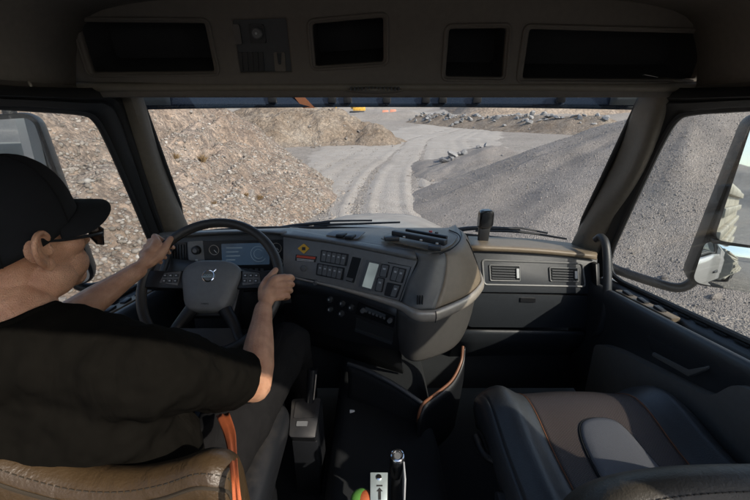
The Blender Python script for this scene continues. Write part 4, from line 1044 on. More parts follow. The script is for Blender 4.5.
# passenger side of the dash
loft('passenger_top', [[PY(472, 251, 1.64), PY(520, 253, 1.645), PY(560, 256, 1.65), PY(597, 260, 1.65)],
                       [PY(472, 247, 1.635), PY(520, 249, 1.64), PY(560, 252, 1.645), PY(597, 256, 1.645)],
                       [PY(470, 243.5, 1.67), PY(520, 245.5, 1.675), PY(560, 248.6, 1.68), PY(597, 253, 1.68)],
                       [PY(468, 236, 1.84), PY(520, 238, 1.85), PY(560, 241.5, 1.85), PY(590, 246, 1.84)]], M['dashwarm'], dash, 4, 3, .006, angle=60)
PP = Plane(PY(480, 270, 1.63), PY(590, 273, 1.645), PY(480, 290, 1.60))
prism('passenger_face', [PP.px(466, 249), PP.px(520, 251.5), PP.px(560, 254.5), PP.px(598, 258.5), PP.px(594, 294), PP.px(466, 292)], -PP.n*.04, M['charcoal'], dash, .004)
bz = [PP.px(482, 260), PP.px(582, 263.5), PP.px(585, 286.5), PP.px(484, 284.5)]; lp = rquad(bz, .015, 5)
bm = bmesh.new(); add_tube(bm, [p+PP.n*.002 for p in lp+lp[:2]], .0045, 8, False); bm_obj('vent_bezel', bm, M['fascia'], dash)
for (a, b, c, d) in (((489.5, 265), (519.5, 266), (520, 281), (490.5, 280.5)), ((549.5, 267.5), (577.5, 268.5), (578.5, 281.5), (550.5, 281))):
    v_ = plate('air_vent', PP, [a, b, c, d], .004, M['recess'], dash, .004)
    lp = rquad([PP.px(*q, .004) for q in (a, b, c, d)], .006, 4); bm = bmesh.new(); add_tube(bm, lp+lp[:2], .003, 8, False); bm_obj('vent_frame', bm, M['fascia'], v_)
    for k in range(5):
        yy = a[1]+2.2+k*2.6; plate('vent_slat', PP, [(a[0]+2, yy), (b[0]-5, yy+.8), (b[0]-5, yy+1.7), (a[0]+2, yy+.9)], .008, M['charcoal'], v_, .0003)
    plate('vent_wheel', PP, [(b[0]-4, b[1]+2.5), (b[0]-1.5, b[1]+2.5), (b[0]-1.2, c[1]-3), (b[0]-3.6, c[1]-3)], .012, M['lightsw'], v_, .001)
GP = Plane(PY(480, 300, 1.605), PY(590, 302, 1.62), PY(480, 325, 1.60))
gb = prism('glove_box', rquad([GP.px(468, 293), GP.px(592, 296), GP.px(590, 328), GP.px(468, 327)], .015, 4), -GP.n*.03, M['charcoal'], dash, .006)
plate('glove_latch', GP, [(520, 297.5), (535, 298), (535, 302), (520, 301.5)], .006, M['black'], gb, .002)
loft('passenger_kick', [[GP.px(466, 329), GP.px(530, 330), GP.px(594, 331)], [Vector((.37, 1.62, .28)), Vector((.68, 1.63, .27)), Vector((1.0, 1.64, .26))], [Vector((.37, 1.74, .10)), Vector((.68, 1.75, .10)), Vector((1.0, 1.75, .10))]], M['charcoal'], dash, 3, 3, .01)
prism('end_vent', [PX(591, 262, .958), PX(596, 264, .955), PX(597, 290, .955), PX(592, 288, .958)], (.02, .01, 0), M['black'], dash, .003)

# clip rail lying on the pod top
cl = thing('clip_rail', 'black two bar equipment clip lying on top of the centre pod', 'equipment clip', PZ(410, 240, .846))
def barpx(name, p0, p1, wdt, hgt, z, parent, m_='black'):
    a, b = PZ(*p0, z), PZ(*p1, z); d = (b-a); n_ = Vector((-d.y, d.x, 0)).normalized()
    return box(name, (a+b)/2+Vector((0, 0, hgt/2)), (d.length, wdt, hgt), M[m_], parent, .004, (d, n_, (0, 0, 1)))
barpx('rear_bar', (406, 232.3), (447, 240), .016, .016, .846, cl)
barpx('front_bar', (393, 235), (446, 245.5), .026, .02, .856, cl, 'charcoal')
barpx('foot', (384, 240.5), (399, 240.0), .03, .016, .846, cl, 'charcoal')
barpx('foot', (428, 249.5), (441, 250.2), .03, .018, .846, cl, 'charcoal')
for (u, v) in ((404, 237.5), (421, 240.8), (437, 244.2)):
    c = PZ(u, v, .878); tube('clip_screw', [c, c+Vector((0, 0, .004))], .005, M['silver'], cl, 10)
# device on a stem at the windshield
dc = thing('dash_camera', 'black rounded device on a short stem standing at the foot of the windshield', 'dash camera', PY(483, 243, 1.72))
DP = Plane(PY(486, 225, 1.74), PY(496, 225, 1.74), PY(486, 215, 1.74))
prism('body', rquad([DP.px(480.5, 211), DP.px(494.5, 210.5), DP.px(493, 228), DP.px(478.5, 230)], .018, 5), Vector((0, .035, 0)), M['blackgloss'], dc, .006)
prism('front_rim', rquad([DP.px(482.5, 213), DP.px(492.5, 212.6), DP.px(491.3, 226), DP.px(480.6, 227.6)], .012, 5), Vector((0, -.004, 0)), M['black'], dc, .001)
prism('stem', [DP.px(479.5, 228), DP.px(491, 227), DP.px(488, 244), DP.px(478, 245)], Vector((0, .022, 0)), M['black'], dc, .004)

# ================================================================== STEERING WHEEL
WC = Vector((-.533, 1.19, .763)); EL = R(40)
wa, wb, wn = Vector((1, 0, 0)), Vector((0, math.sin(EL), math.cos(EL))), Vector((0, -math.cos(EL), math.sin(EL)))
RW = .222
sw_ = thing('steering_wheel', 'black four spoke steering wheel with grey centre pad, held by the driver', 'steering wheel', WC)
WP = Plane(WC, WC+wa, WC+wb)
def wpt(a, r=RW, h=0): return WC+wa*math.cos(a)*r+wb*math.sin(a)*r+wn*h
bm = bmesh.new()
NS, NT = 96, 18
vv = [[bm.verts.new(WC+(wa*math.cos(a)+wb*math.sin(a))*(RW+.0155*math.cos(b))+wn*.0175*math.sin(b)) for b in [k/NT*6.2832 for k in range(NT)]] for a in [i/NS*6.2832 for i in range(NS)]]
for i in range(NS):
    for k in range(NT): bm.faces.new((vv[i][k], vv[(i+1) % NS][k], vv[(i+1) % NS][(k+1) % NT], vv[i][(k+1) % NT]))
rim = bm_obj('rim', bm, M['leather'], sw_)
M['rimleather'] = mat('rim leather', (.030, .029, .028), .42, bump=.4, bscale=500)
rim.data.materials[0] = M['rimleather']
for hh in (.0,):
    tube('rim_stitching', [wpt(a/60*6.2832, RW-.0152, .003) for a in range(61)], .0012, M['darkthread'], rim, 5)
def W2(x, y, h=0): return WC+wa*x+wb*y+wn*h
pad = [(-.088, .062), (-.05, .082), (.05, .082), (.088, .062), (.098, .03), (.070, -.075), (.045, -.090), (-.045, -.090), (-.070, -.075), (-.098, .03)]
bm = bmesh.new(); rings = []
pp = rquad([Vector((x, y, 0)) for x, y in pad], .02, 3)
for sc, h in ((1.0, -.02), (1.0, .004), (.97, .014), (.90, .020), (.6, .026), (.25, .028)):
    rings.append([bm.verts.new(W2(p.x*sc, p.y*sc, h)) for p in pp])
for a, b in zip(rings[:-1], rings[1:]):
    m_ = len(a)
    for i in range(m_): bm.faces.new((a[i], a[(i+1) % m_], b[(i+1) % m_], b[i]))
bm.faces.new(rings[-1]); bm.faces.new(rings[0][::-1])
pd = bm_obj('horn_pad', bm, M['dashgrey'], sw_, angle=60)
M['hornpad'] = mat('horn pad', (.13, .137, .142), .5, bump=.3, bscale=900); pd.data.materials[0] = M['hornpad']
# emblem
EP = Plane(W2(0, .025, .0272), W2(.1, .025, .0272), W2(0, .1, .0272))
ec = W2(0, .022, .029)
tube('emblem_ring', [ec+(wa*math.cos(a/32*6.2832)+wb*math.sin(a/32*6.2832))*.0185 for a in range(33)], .0028, M['chrome'], sw_, 8)
prism('emblem_bar', [W2(-.021, .017, .028), W2(.021, .017, .028), W2(.021, .027, .028), W2(-.021, .027, .028)], wn*.003, M['steel'], sw_, .0006)
ar = Vector((.707, .707, 0)); 
tube('emblem_arrow', [ec+(wa+wb).normalized()*.019, ec+(wa+wb).normalized()*.031], .0024, M['chrome'], sw_, 8)
prism('emblem_arrow', [W2(.016, .0445, .028), W2(.0245, .0445, .028), W2(.0245, .036, .028)], wn*.003, M['chrome'], sw_, .0005)
EPn = Plane(W2(0, .022, .031), W2(.1, .022, .031), W2(0, .1, .031)); EPn.n = wn; EPn.y = wb
text_obj('emblem_lettering', 'VOLVO', EPn, 0, 0, .0095, M['black'], sw_, .0002, .0002)
text_obj('airbag_mark', 'AIRBAG', EPn, 0, -.09, .007, M['black'], sw_, -.006, .0002)
# spokes and switch pods
for s in (-1, 1):
    sp_ = prism('spoke', [W2(s*.085, .050, -.012), W2(s*.16, .042, -.012), W2(s*.213, .050, -.006), W2(s*.216, -.012, -.006), W2(s*.16, -.010, -.012), W2(s*.085, -.015, -.012)], wn*.016, M['black'], sw_, .004)
    prism('switch_pod', [W2(s*.100, .044, .004), W2(s*.155, .038, .004), W2(s*.165, .004, .004), W2(s*.105, -.004, .004)], wn*.007, M['switch'], sp_, .003)
    for k in range(3):
        for j in range(2):
            cx, cy = s*(.112+.018*k), .028-.018*j
            prism('wheel_button', [W2(cx-.007, cy-.006, .010), W2(cx+.007, cy-.006, .010), W2(cx+.007, cy+.006, .010), W2(cx-.007, cy+.006, .010)], wn*.004, M['charcoal'], sp_, .0015)
            prism('button_mark', [W2(cx-.003, cy-.0018, .0145), W2(cx+.003, cy-.0018, .0145), W2(cx+.003, cy+.0018, .0145), W2(cx-.003, cy+.0018, .0145)], wn*.0004, M['lightsw'], sp_)
    tube('lower_spoke', [W2(s*.05, -.075, -.006), W2(s*.085, -.125, -.010), W2(s*.105, -.165, -.008), W2(s*.122, -.186, 0)], [.022, .018, .017, .015], M['black'], sw_, 12, 4)
prism('lower_bridge', rquad([W2(-.10, -.140, -.010), W2(.10, -.140, -.010), W2(.115, -.190, -.008), W2(.04, -.214, -.006), W2(-.04, -.214, -.006), W2(-.115, -.190, -.008)], .012, 3), wn*.014, M['charcoal'], sw_, .004)
prism('hub_back', [W2(-.10, .06, -.06), W2(.10, .06, -.06), W2(.08, -.10, -.06), W2(-.08, -.10, -.06)], wn*.045, M['black'], sw_, .01)
tube('steering_column', [WC-wn*.05, WC-wn*.20, WC-wn*.42], [.055, .065, .075], M['black'], sw_, 18)
tube('stalk', [WC-wn*.07+wa*.05, WC-wn*.075+wa*.15+wb*.01, WC-wn*.07+wa*.235+wb*.015], [.009, .010, .012], M['black'], sw_, 10)
tube('stalk', [WC-wn*.07-wa*.05, WC-wn*.075-wa*.15+wb*.01, WC-wn*.07-wa*.22+wb*.012], [.009, .010, .012], M['black'], sw_, 10)

# ================================================================== SEATS
def seat_mat(name, col, scale, rough=.5):
    """woven / perforated insert"""
    m, t, b = nodes(name); L = t.links.new; N = t.nodes.new
    tc = N('ShaderNodeTexCoord'); wv = N('ShaderNodeTexWave'); wv.inputs['Scale'].default_value = scale; wv.bands_direction = 'DIAGONAL'; wv.inputs['Distortion'].default_value = .3
    w2 = N('ShaderNodeTexWave'); w2.inputs['Scale'].default_value = scale; w2.bands_direction = 'X'
    L(tc.outputs['Object'], wv.inputs['Vector']); L(tc.outputs['Object'], w2.inputs['Vector'])
    mul = N('ShaderNodeMath'); mul.operation = 'MULTIPLY'; L(wv.outputs['Fac'], mul.inputs[0]); L(w2.outputs['Fac'], mul.inputs[1])
    r = N('ShaderNodeValToRGB'); r.color_ramp.elements[0].color = (*[c*.45 for c in col], 1); r.color_ramp.elements[1].color = (*[c*1.35 for c in col], 1)
    L(mul.outputs[0], r.inputs[0]); L(r.outputs[0], b.inputs['Base Color']); b.inputs['Roughness'].default_value = rough
    bp = N('ShaderNodeBump'); bp.inputs['Strength'].default_value = .4; bp.inputs['Distance'].default_value = .002
    L(mul.outputs[0], bp.inputs['Height']); L(bp.outputs[0], b.inputs['Normal'])
    return m
M['weave'] = seat_mat('brown woven insert', (.078, .060, .054), 80, .45)
M['insert'] = seat_mat('grey ribbed insert', (.16, .165, .185), 170, .28)

ps = thing('passenger_seat', 'empty passenger seat with brown woven cushion, blue grey insert and orange stitching', 'seat', (.6, .75, 0), 'truck seats')
SC = .622
def cush(x, y):
    """top surface of the cushion, x from the seat centre"""
    ax = abs(x); fr = max(0, (y-.97)/.12)
    z = .462+.035*math.exp(-((ax-.235)/.045)**2)+.012*math.cos(min(1, ax/.16)*math.pi/2)
    z -= .055*fr**2.2; z += .02*math.exp(-((y-.94)/.10)**2)
    if ax > .235: z -= .9*(ax-.235)**1.6
    return z
ysr = [.42+i*.63/26 for i in range(27)]
def yfront(x): return 1.095-.55*max(0, abs(x)-.12)**2-2.2*max(0, abs(x)-.20)**2
def strip(name, x0, x1, nx, m_, dz=0, yy=(0, 1)):
    rows = []
    for i in range(nx+1):
        rows.append([])
        for j in range(27):
            t = yy[0]+(yy[1]-yy[0])*j/26; f = i/nx
            a = x0(t) if callable(x0) else x0; b = x1(t) if callable(x1) else x1
            x = a+(b-a)*f; y = .42+(yfront(x)-.42)*t
            rows[-1].append(Vector((SC+x, y, cush(x, y)+dz)))
    o = loft(name, rows, m_, ps, 1, 1, .02, angle=70); return o
sx = lambda t: .165-.008*(1-t)
strip('cushion_panel', lambda t: -sx(t), sx, 26, M['weave'])
strip('side_bolster', lambda t: -.285, lambda t: -sx(t)-.0015, 14, M['leather'])
strip('side_bolster', lambda t: sx(t)+.0015, lambda t: .285, 14, M['leather'])
for s in (-1, 1):
    pts = []
    for k in range(28):
        t = k/27; x = s*sx(t); y = .42+(yfront(x)-.42)*t; pts.append(Vector((SC+x, y, cush(x, y)+.0005)))
    tube('piping', pts, .0015, M['thread'], ps, 6)
    # front fall and side skirts
rows = []
for i in range(31):
    x = -.285+.57*i/30; y = yfront(x); z = cush(x, y); rows.append([Vector((SC+x, y, z)), Vector((SC+x*.995, y+.018, z-.02)), Vector((SC+x*.99, y+.022, z-.06)), Vector((SC+x*.985, y+.0, z-.13))])
loft('cushion_front', rows, M['leather'], ps, 3, 1, .004, angle=70)
for s in (-1, 1):
    rows = []
    for j in range(20):
        y = .42+(yfront(.285)-.42)*j/19; z = cush(.285, y)
        rows.append([Vector((SC+s*.285, y, z)), Vector((SC+s*.298, y, z-.02)), Vector((SC+s*.30, y, z-.06)), Vector((SC+s*.285, y, z-.14))])
    loft('cushion_side', rows, M['leather'], ps, 3, 1, .004, angle=70)
# inset pad with its dark welt
ins = [(-.085, .42), (-.085, .66), (-.078, .80), (-.062, .865), (-.03, .888), (.02, .890), (.05, .868), (.066, .80), (.078, .66), (.085, .42)]
ip = catmull([(x, y, 0) for x, y in ins], 4)
bm = bmesh.new(); rings = []
cxy = Vector((0, .62, 0))
for sc, dz in ((1.03, -.004), (1.0, .006), (.95, .010), (.8, .013), (.4, .014), (.05, .014)):
    rr = []
    for p in ip:
        q = cxy+(p-cxy)*sc; rr.append(bm.verts.new(Vector((SC+q.x, q.y, cush(q.x, q.y)+dz))))
    rings.append(rr)
for a, b in zip(rings[:-1], rings[1:]):
    for i in range(len(a)-1): bm.faces.new((a[i], a[i+1], b[i+1], b[i]))
bm_obj('cushion_insert', bm, M['insert'], ps, angle=60)
tube('insert_welt', [Vector((SC+p.x*1.03, p.y+.003, cush(p.x*1.03, p.y)+.001)) for p in ip], .0035, M['recess'], ps, 6)
box('seat_base', (SC, .70, .17), (.44, .5, .30), M['black'], ps, .03)
box('seat_pan', (SC, .72, .335), (.50, .58, .05), M['black'], ps, .015)
tube('adjuster_lever', [(SC-.27, .86, .36), (SC-.305, .90, .355), (SC-.31, .97, .35)], [.010, .012, .014], M['black'], ps, 10, 3)
tube('adjuster_knob', [(SC-.27, .74, .37), (SC-.315, .74, .37)], .022, M['charcoal'], ps, 16)

def seat_back(parent, cx, hw, prof_top, y0, thick, zb, m_, welt, mthread, rear_slope=.05):
    """padded backrest: prof_top list of (x offset -1..1, z); rear face at y0 sloping"""
    P = catmull([(x, 0, z) for x, z in prof_top], 6)
    prof = [(0.0, -.40, 0), (0, -.20, 0), (-.002, -.10, 0), (.004, -.045, 0), (.018, -.012, 0), (.045, 0, 0), (.075, -.012, 0), (thick-.006, -.045, 0), (thick, -.12, 0), (thick+.02, -.40, 0)]
    rows = []
    for p in P:
        edge = max(0, abs(p.x)-.80)/.20
        rows.append([Vector((cx+p.x*hw, y0+a+(.045 if a < .04 else 0)*edge**2+rear_slope*(b+.1)*-.6, max(zb, p.z+b))) for a, b, _ in prof])
    o = loft('backrest', rows, m_, parent, 1, 3, .0, angle=75)
    ev = [(r[3]+r[4])/2+Vector((0, -.002, .002)) for r in rows]
    tube('seam', ev, .0028, M['darkthread'], o, 6)
    ev2 = [r[4]*.9+r[5]*.1+Vector((0, -.001, .002)) for r in rows]
    bm = bmesh.new()
    L_ = [0]
    for a, b in zip(ev2[:-1], ev2[1:]): L_.append(L_[-1]+(b-a).length)
    k = 0
    while k*.011 < L_[-1]-.006:
        def at(d):
            for i in range(len(L_)-1):
                if L_[i+1] >= d: return ev2[i].lerp(ev2[i+1], (d-L_[i])/(L_[i+1]-L_[i]))
            return ev2[-1]
        add_tube(bm, [at(k*.011), at(k*.011+.007)], .0011, 5); k += 1
    stuff(bm_obj('stitching', bm, mthread, o))
    return o
seat_back(ps, SC, .285, [(-1, .53), (-.97, .62), (-.88, .675), (-.7, .709), (-.4, .730), (0, .738), (.4, .734), (.7, .716), (.88, .68), (.97, .62), (1, .53)], .455, .11, .30, M['olive'], .03, M['darkthread'])

ds = thing('driver_seat', 'tan leather driver seat with curved back behind the driver', 'seat', (-.5, .5, 0), 'truck seats')
# top edge traced at the seat's own distance
tp = [PY(u, v, .50) for u, v in ((236, 478), (229, 461), (205, 455), (170, 466), (130, 473), (85, 471), (40, 460), (0, 447), (-40, 440))]
cxd, hwd = -.50, .30
pr = [((p.x-cxd)/hwd, p.z) for p in tp]
pr = [(pr[0][0]+.01, pr[0][1]-.12)]+pr+[(-1.0, .62)]
pr = sorted(pr, key=lambda q: q[0])
seat_back(ds, cxd, hwd, pr, .455, .09, .28, M['tanleather'], .03, M['darkthread'])
bm = bmesh.new(); frame_box(bm, (-.52, .74, .40), (1, 0, 0), (0, 1, 0), (0, 0, 1), .52, .56, .12, .045, 4); bm_obj('cushion', bm, M['black'], ds)
box('seat_base', (-.52, .72, .18), (.42, .5, .32), M['black'], ds, .03)
# seat belt strap
sb_ = [(PY(229, 412, .74), PY(216, 416, .74)), (PY(235, 430, .66), PY(223, 433, .66)), (PY(236.5, 450, .56), PY(227.5, 451, .56)), (PY(238, 470, .47), PY(230, 471, .47)), (PY(240, 488, .435), PY(232, 489, .435)), (PY(243, 512, .42), PY(233, 513, .42))]
bs = loft('seat_belt', [[a, a.lerp(b, .33)+Vector((0, -.002, 0)), a.lerp(b, .66)+Vector((0, .003, 0)), b] for a, b in sb_], M['belt'], None, 3, 4, .0018)
tag(bs, 'orange seat belt strap hanging beside the driver hip', 'seat belt')

# ================================================================== FLOOR CONTROLS
hb_ = thing('hand_brake', 'black box with upright lever beside the driver knee', 'hand brake', PZ(305, 440, .20))
HP = Plane(PY(305, 420, .98), PY(325, 420, .98), PY(305, 400, 1.03))
c1 = [HP.px(u, v) for u, v in ((292, 399), (321, 398), (315, 438), (289, 437))]
bmx = prism('lever_box', rquad(c1, .008), -HP.n*.06, M['black'], hb_, .005)
plate('box_top', HP, [(296, 402), (317.5, 401.5), (314.5, 418), (293.5, 418.5)], .003, M['black'], hb_, .004)
plate('badge', HP, [(297, 421.5), (308, 421.5), (307, 426.5), (296.3, 426.5)], .004, M['switch'], hb_, .002)
prism('base', [p-HP.n*.05+Vector((0, 0, -.0)) for p in c1], Vector((0, .02, -.25)), M['black'], hb_, .004)
h0, h1 = HP.px(310, 402), PY(312.5, 369, 1.06)
tube('lever', [h0, h0.lerp(h1, .5), h1], [.013, .015, .016], M['blackgloss'], hb_, 14, 3)
tube('lever_strip', [h0.lerp(h1, .15)+Vector((.012, -.012, 0)), h0.lerp(h1, .9)+Vector((.014, -.012, 0))], .002, M['silver'], hb_, 6)

gs = thing('gear_selector', 'gear selector with chrome ringed black knob between the seats', 'gear selector', PZ(400, 495, .30))
k0, k1 = PZ(397.5, 456, .50), PZ(396, 500, .42)
ax_ = Vector((0, -.25, .97)).normalized()
tube('stick', [k0-ax_*.22, k0-ax_*.06, k0-ax_*.03], [.012, .012, .016], M['black'], gs, 14)
tube('knob', [k0-ax_*.085, k0-ax_*.07, k0-ax_*.02, k0-ax_*.004, k0], [.016, .019, .019, .018, .014], M['blackgloss'], gs, 20)
a_, b_ = ax_.orthogonal().normalized(), ax_.cross(ax_.orthogonal()).normalized()
tube('knob_ring', [k0+(a_*math.cos(k/24*6.283)+b_*math.sin(k/24*6.283))*.0135+ax_*.001 for k in range(25)], .0035, M['chrome'], gs, 8)
tube('knob_cap', [k0, k0+ax_*.002], [.0095, .008], M['switch'], gs, 16)
box('stick_guard', PZ(404, 486, .44), (.004, .05, .10), M['lightsw'], gs, .001)
SP_ = Plane(PZ(378, 485, .46), PZ(388, 485, .46), PZ(378, 475, .47))
sp2 = thing('switch_plate', 'small pale steel plate with a screw and printed arrow beside the gear selector', 'switch plate', PZ(378, 490, .40))
pb = prism('plate', [SP_.px(370.3, 472.5), SP_.px(387.8, 472.5), SP_.px(387, 512), SP_.px(370.3, 512)], -SP_.n*.006, M['steel'], sp2, .001)
c = SP_.px(379, 477.5); tube('screw', [c, c+SP_.n*.003, c+SP_.n*.004], [.0065, .0065, .004], M['chrome'], sp2, 14)
plate('arrow_shaft', SP_, [(378.2, 490), (381, 490), (381, 500), (378.2, 500)], .0006, M['black'], sp2, .0002, .0002, 0)
prism('arrow_head', [SP_.px(376.4, 491.5, .0003), SP_.px(379.6, 487.6, .0003), SP_.px(382.8, 491.5, .0003)], SP_.n*.0005, M['black'], sp2)
plate('printed_bar', SP_, [(376.5, 485), (382.5, 485), (382.5, 486.6), (376.5, 486.6)], .0006, M['black'], sp2, .0002, .0002, 0)
box('mounting_box', SP_.px(379, 505)-SP_.n*.06, (.045, .10, .10), M['black'], sp2, .004)
bm = bmesh.new(); kb = PZ(361.5, 499, .43); add_ell(bm, kb, (.026, .026, .016)); ob = bm_obj('two_tone_knob', bm, M['green'], None)
tag(ob, 'small round green and orange knob beside the steel plate', 'knob'); 
bm = bmesh.new(); add_ell(bm, kb+Vector((.008, -.004, .003)), (.020, .0235, .0145)); bm_obj('orange_half', bm, M['belt'], ob)

bn = thing('storage_bin', 'open dark bin under the centre pod with orange edged side', 'storage bin', PZ(400, 430, .05))
bin_t = [PZ(u, v, z) for u, v, z in ((350, 372, .42), (424, 406, .33), (462, 352, .42), (395, 345, .47))]
# outer right wall with orange edge
edge_p = [PY(463, 346, 1.33), PY(461, 362, 1.30), PY(452, 380, 1.24), (PY(437, 393, 1.18)), PY(424, 403, 1.12), PY(419.5, 412, 1.09), PY(418, 422, 1.09)]
ep = catmull(edge_p, 5)
tube('edge_strip', ep, .005, M['orangetrim'], bn, 8)
rows = [[p+Vector((.002, 0, -.004)), Vector((p.x*1.0+.004, p.y, p.z*.6+.05)), Vector((p.x-.01, p.y+.02, .06))] for p in ep]
loft('bin_side', rows, M['black'], bn, 2, 1, .008)
fr = [PY(424, 405, 1.12), PY(395, 385, 1.16), PY(368, 371, 1.20), PY(348, 364, 1.24)]
tube('front_rail', fr, [.008, .009, .009, .008], M['charcoal'], bn, 10, 4)
rows = [[p+Vector((0, .004, -.004)), p+Vector((0, .03, -.10)), p+Vector((-.01, .06, -.22))] for p in catmull(fr, 4)]
loft('bin_front', rows, M['recess'], bn, 2, 1, .006)
tube('latch', [PY(350, 411.5, 1.06), PY(354.5, 411, 1.06)], [.006, .003], M['lightsw'], bn, 10)

pe = thing('brake_pedal', 'dark brake pedal under the steering column', 'pedal', (-.42, 1.5, .06))
box('pedal_pad', (-.42, 1.50, .20), (.10, .03, .10), M['black'], pe, .01, ((1, 0, 0), (0, .8, .6), (0, -.6, .8)))
tube('pedal_arm', [(-.42, 1.52, .20), (-.42, 1.62, .30), (-.42, 1.68, .44)], .012, M['black'], pe, 8, 3)

# ================================================================== THE DRIVER
pn = thing('person', 'driver in black cap, sunglasses and black T-shirt holding the steering wheel', 'person', (-.53, .7, 0))
HC = Vector((-.634, .672, 1.086)); YAW = R(-20)
HR = Matrix.Rotation(YAW, 3, 'Z') @ Matrix.Rotation(R(-2), 3, 'X')
def hd(x, y, z): return HC+HR @ Vector((x, y, z))
bm = bmesh.new()
def he(c, r, seg=24): add_ell(bm, hd(*c), r, HR, seg)
he((0, -.012, .025), (.077, .100, .100), 32); he((0, .03, -.02), (.066, .072, .088), 28)
he((0, .040, -.072), (.056, .058, .045)); he((0, .078, -.096), (.026, .024, .022)); he((0, .073, -.062), (.036, .030, .034))
for s in (-1, 1):
    he((s*.045, .055, -.018), (.026, .03, .026)); he((s*.052, .012, -.075), (.020, .045, .034)); he((s*.032, .088, .012), (.02, .016, .012))
    he((s*.038, .055, -.058), (.026, .034, .034))
he((0, .105, -.03), (.014, .022, .014)); he((0, .098, -.005), (.010, .014, .03)); he((s*.0, .092, -.062), (.024, .012, .007)); he((0, .090, -.073), (.022, .012, .008))
# ears
for s in (-1, 1):
    ex_ = s*.077
    def ear(y, z, o): return hd(ex_+s*(o*1.0+.004-.33*min(0, y)), y*.95-.010, z*.92-.006)
    hel = [ear(.012, .006, .0), ear(.010, .022, .008), ear(-.002, .032, .014), ear(-.018, .028, .018), ear(-.025, .010, .018), ear(-.021, -.010, .015), ear(-.011, -.024, .010), ear(-.001, -.033, .005)]
    add_capsule(bm, hel, [.0044, .0046, .0048, .0048, .0046, .0046, .0054, .0068], 10, 4)
    add_capsule(bm, [ear(-.006, .020, .006), ear(-.013, .004, .011), ear(-.008, -.012, .009), ear(.0, -.020, .005)], .0045, 10, 4)
    add_ell(bm, ear(-.010, .002, .0005), (.005, .019, .026), HR); add_ell(bm, ear(.004, -.032, .005), (.0065, .010, .012), HR); add_ell(bm, ear(.012, -.006, .002), (.006, .007, .010), HR)
# neck, trapezius, trunk core
nk = Vector((-.62, .60, .93))
add_capsule(bm, [hd(0, -.025, -.03), hd(0, -.035, -.09), nk+Vector((0, .01, .02)), nk+Vector((.01, .0, -.07))], [.060, .062, .068, .085], 20, 3)
SHR, SHL = Vector((-.41, .61, .855)), Vector((-.80, .645, .865))
add_capsule(bm, [hd(0, -.04, -.12), Vector((-.54, .60, .875)), SHR], [.045, .05, .055], 16, 3)
add_capsule(bm, [hd(0, -.04, -.12), Vector((-.70, .61, .875)), SHL], [.045, .05, .055], 16, 3)
add_ell(bm, (-.60, .64, .76), (.175, .115, .17)); add_ell(bm, (-.56, .65, .58), (.16, .125, .18)); add_ell(bm, (-.53, .65, .48), (.16, .12, .10))
# arms
ELR, ELL = Vector((-.306, .845, .640)), Vector((-.865, .93, .745))
th_r, th_l = R(-4), R(150)
def rimfr(a):
    p = wpt(a); rd = wa*math.cos(a)+wb*math.sin(a); tn = -wa*math.sin(a)+wb*math.cos(a); return p, rd, tn
def make_hand(a, s_sign, elbow, sh, upper_r):
    p, rd, tn = rimfr(a); Sx = tn*s_sign                     # towards the index finger
    F = lambda n_, r_, s_: p+wn*n_+rd*r_+Sx*s_
    wrist = F(.058, -.022, -.078)
    add_capsule(bm, [sh, sh.lerp(elbow, .5)+Vector((0, 0, .0)), elbow], [upper_r, .047, .041], 18, 3)
    d = wrist-elbow
    add_capsule(bm, [elbow, elbow+d*.22, elbow+d*.5, elbow+d*.8, wrist], [.042, .0455, .040, .0305, .0265], 18, 3)
    # palm: knuckle rays from the wrist
    ss = (.032, .0110, -.0100, -.0305)
    for i, s_ in enumerate(ss):
        kn = F(.036-.002*abs(i-1), .020, s_)
        add_capsule(bm, [wrist+Sx*s_*.45, F(.046, -.008, s_*.85-.014), kn], [.018, .0165, .0125], 12, 3)
        ln = (1, 1.06, 1.0, .86)[i]
        add_capsule(bm, [kn, F(.022, .036*ln, s_+.007), F(-.004, .038*ln, s_+.010)], [.0100, .0094, .0090], 12, 3)
        add_capsule(bm, [F(-.004, .038*ln, s_+.010), F(-.024, .026*ln, s_+.011), F(-.031, .004, s_+.010), F(-.027, -.012*ln, s_+.009)], [.0090, .0086, .0080, .0072], 12, 3)
    add_ell(bm, F(.046, -.014, -.022), (.026, .026, .026))
    # thumb on the inner side of the rim
    add_capsule(bm, [F(.050, -.028, -.045), F(.042, -.036, -.012), F(.034, -.030, .020)], [.018, .0175, .0145], 12, 4)
    add_capsule(bm, [F(.034, -.030, .020), F(.027, -.022, .040), F(.020, -.015, .059)], [.0135, .0118, .0095], 12, 4)
make_hand(th_r, 1, ELR, SHR, .055)
make_hand(th_l, -1, ELL, SHL, .055)
# legs
for (hip, knee, ank, toe) in ((Vector((-.43, .66, .47)), Vector((-.285, 1.135, .575)), Vector((-.31, 1.36, .13)), Vector((-.31, 1.50, .07))), (Vector((-.63, .66, .47)), Vector((-.72, 1.12, .56)), Vector((-.70, 1.34, .13)), Vector((-.70, 1.48, .07)))):
    add_capsule(bm, [hip, hip.lerp(knee, .5), knee, knee.lerp(ank, .35), ank, toe], [.08, .072, .055, .052, .038, .034], 16, 2)
body = remesh('body', bm, .0027, M['skin'], pn, 2)
stubble(M['skin'], hd(.02, .06, -.085)-pn.location*0, .085)

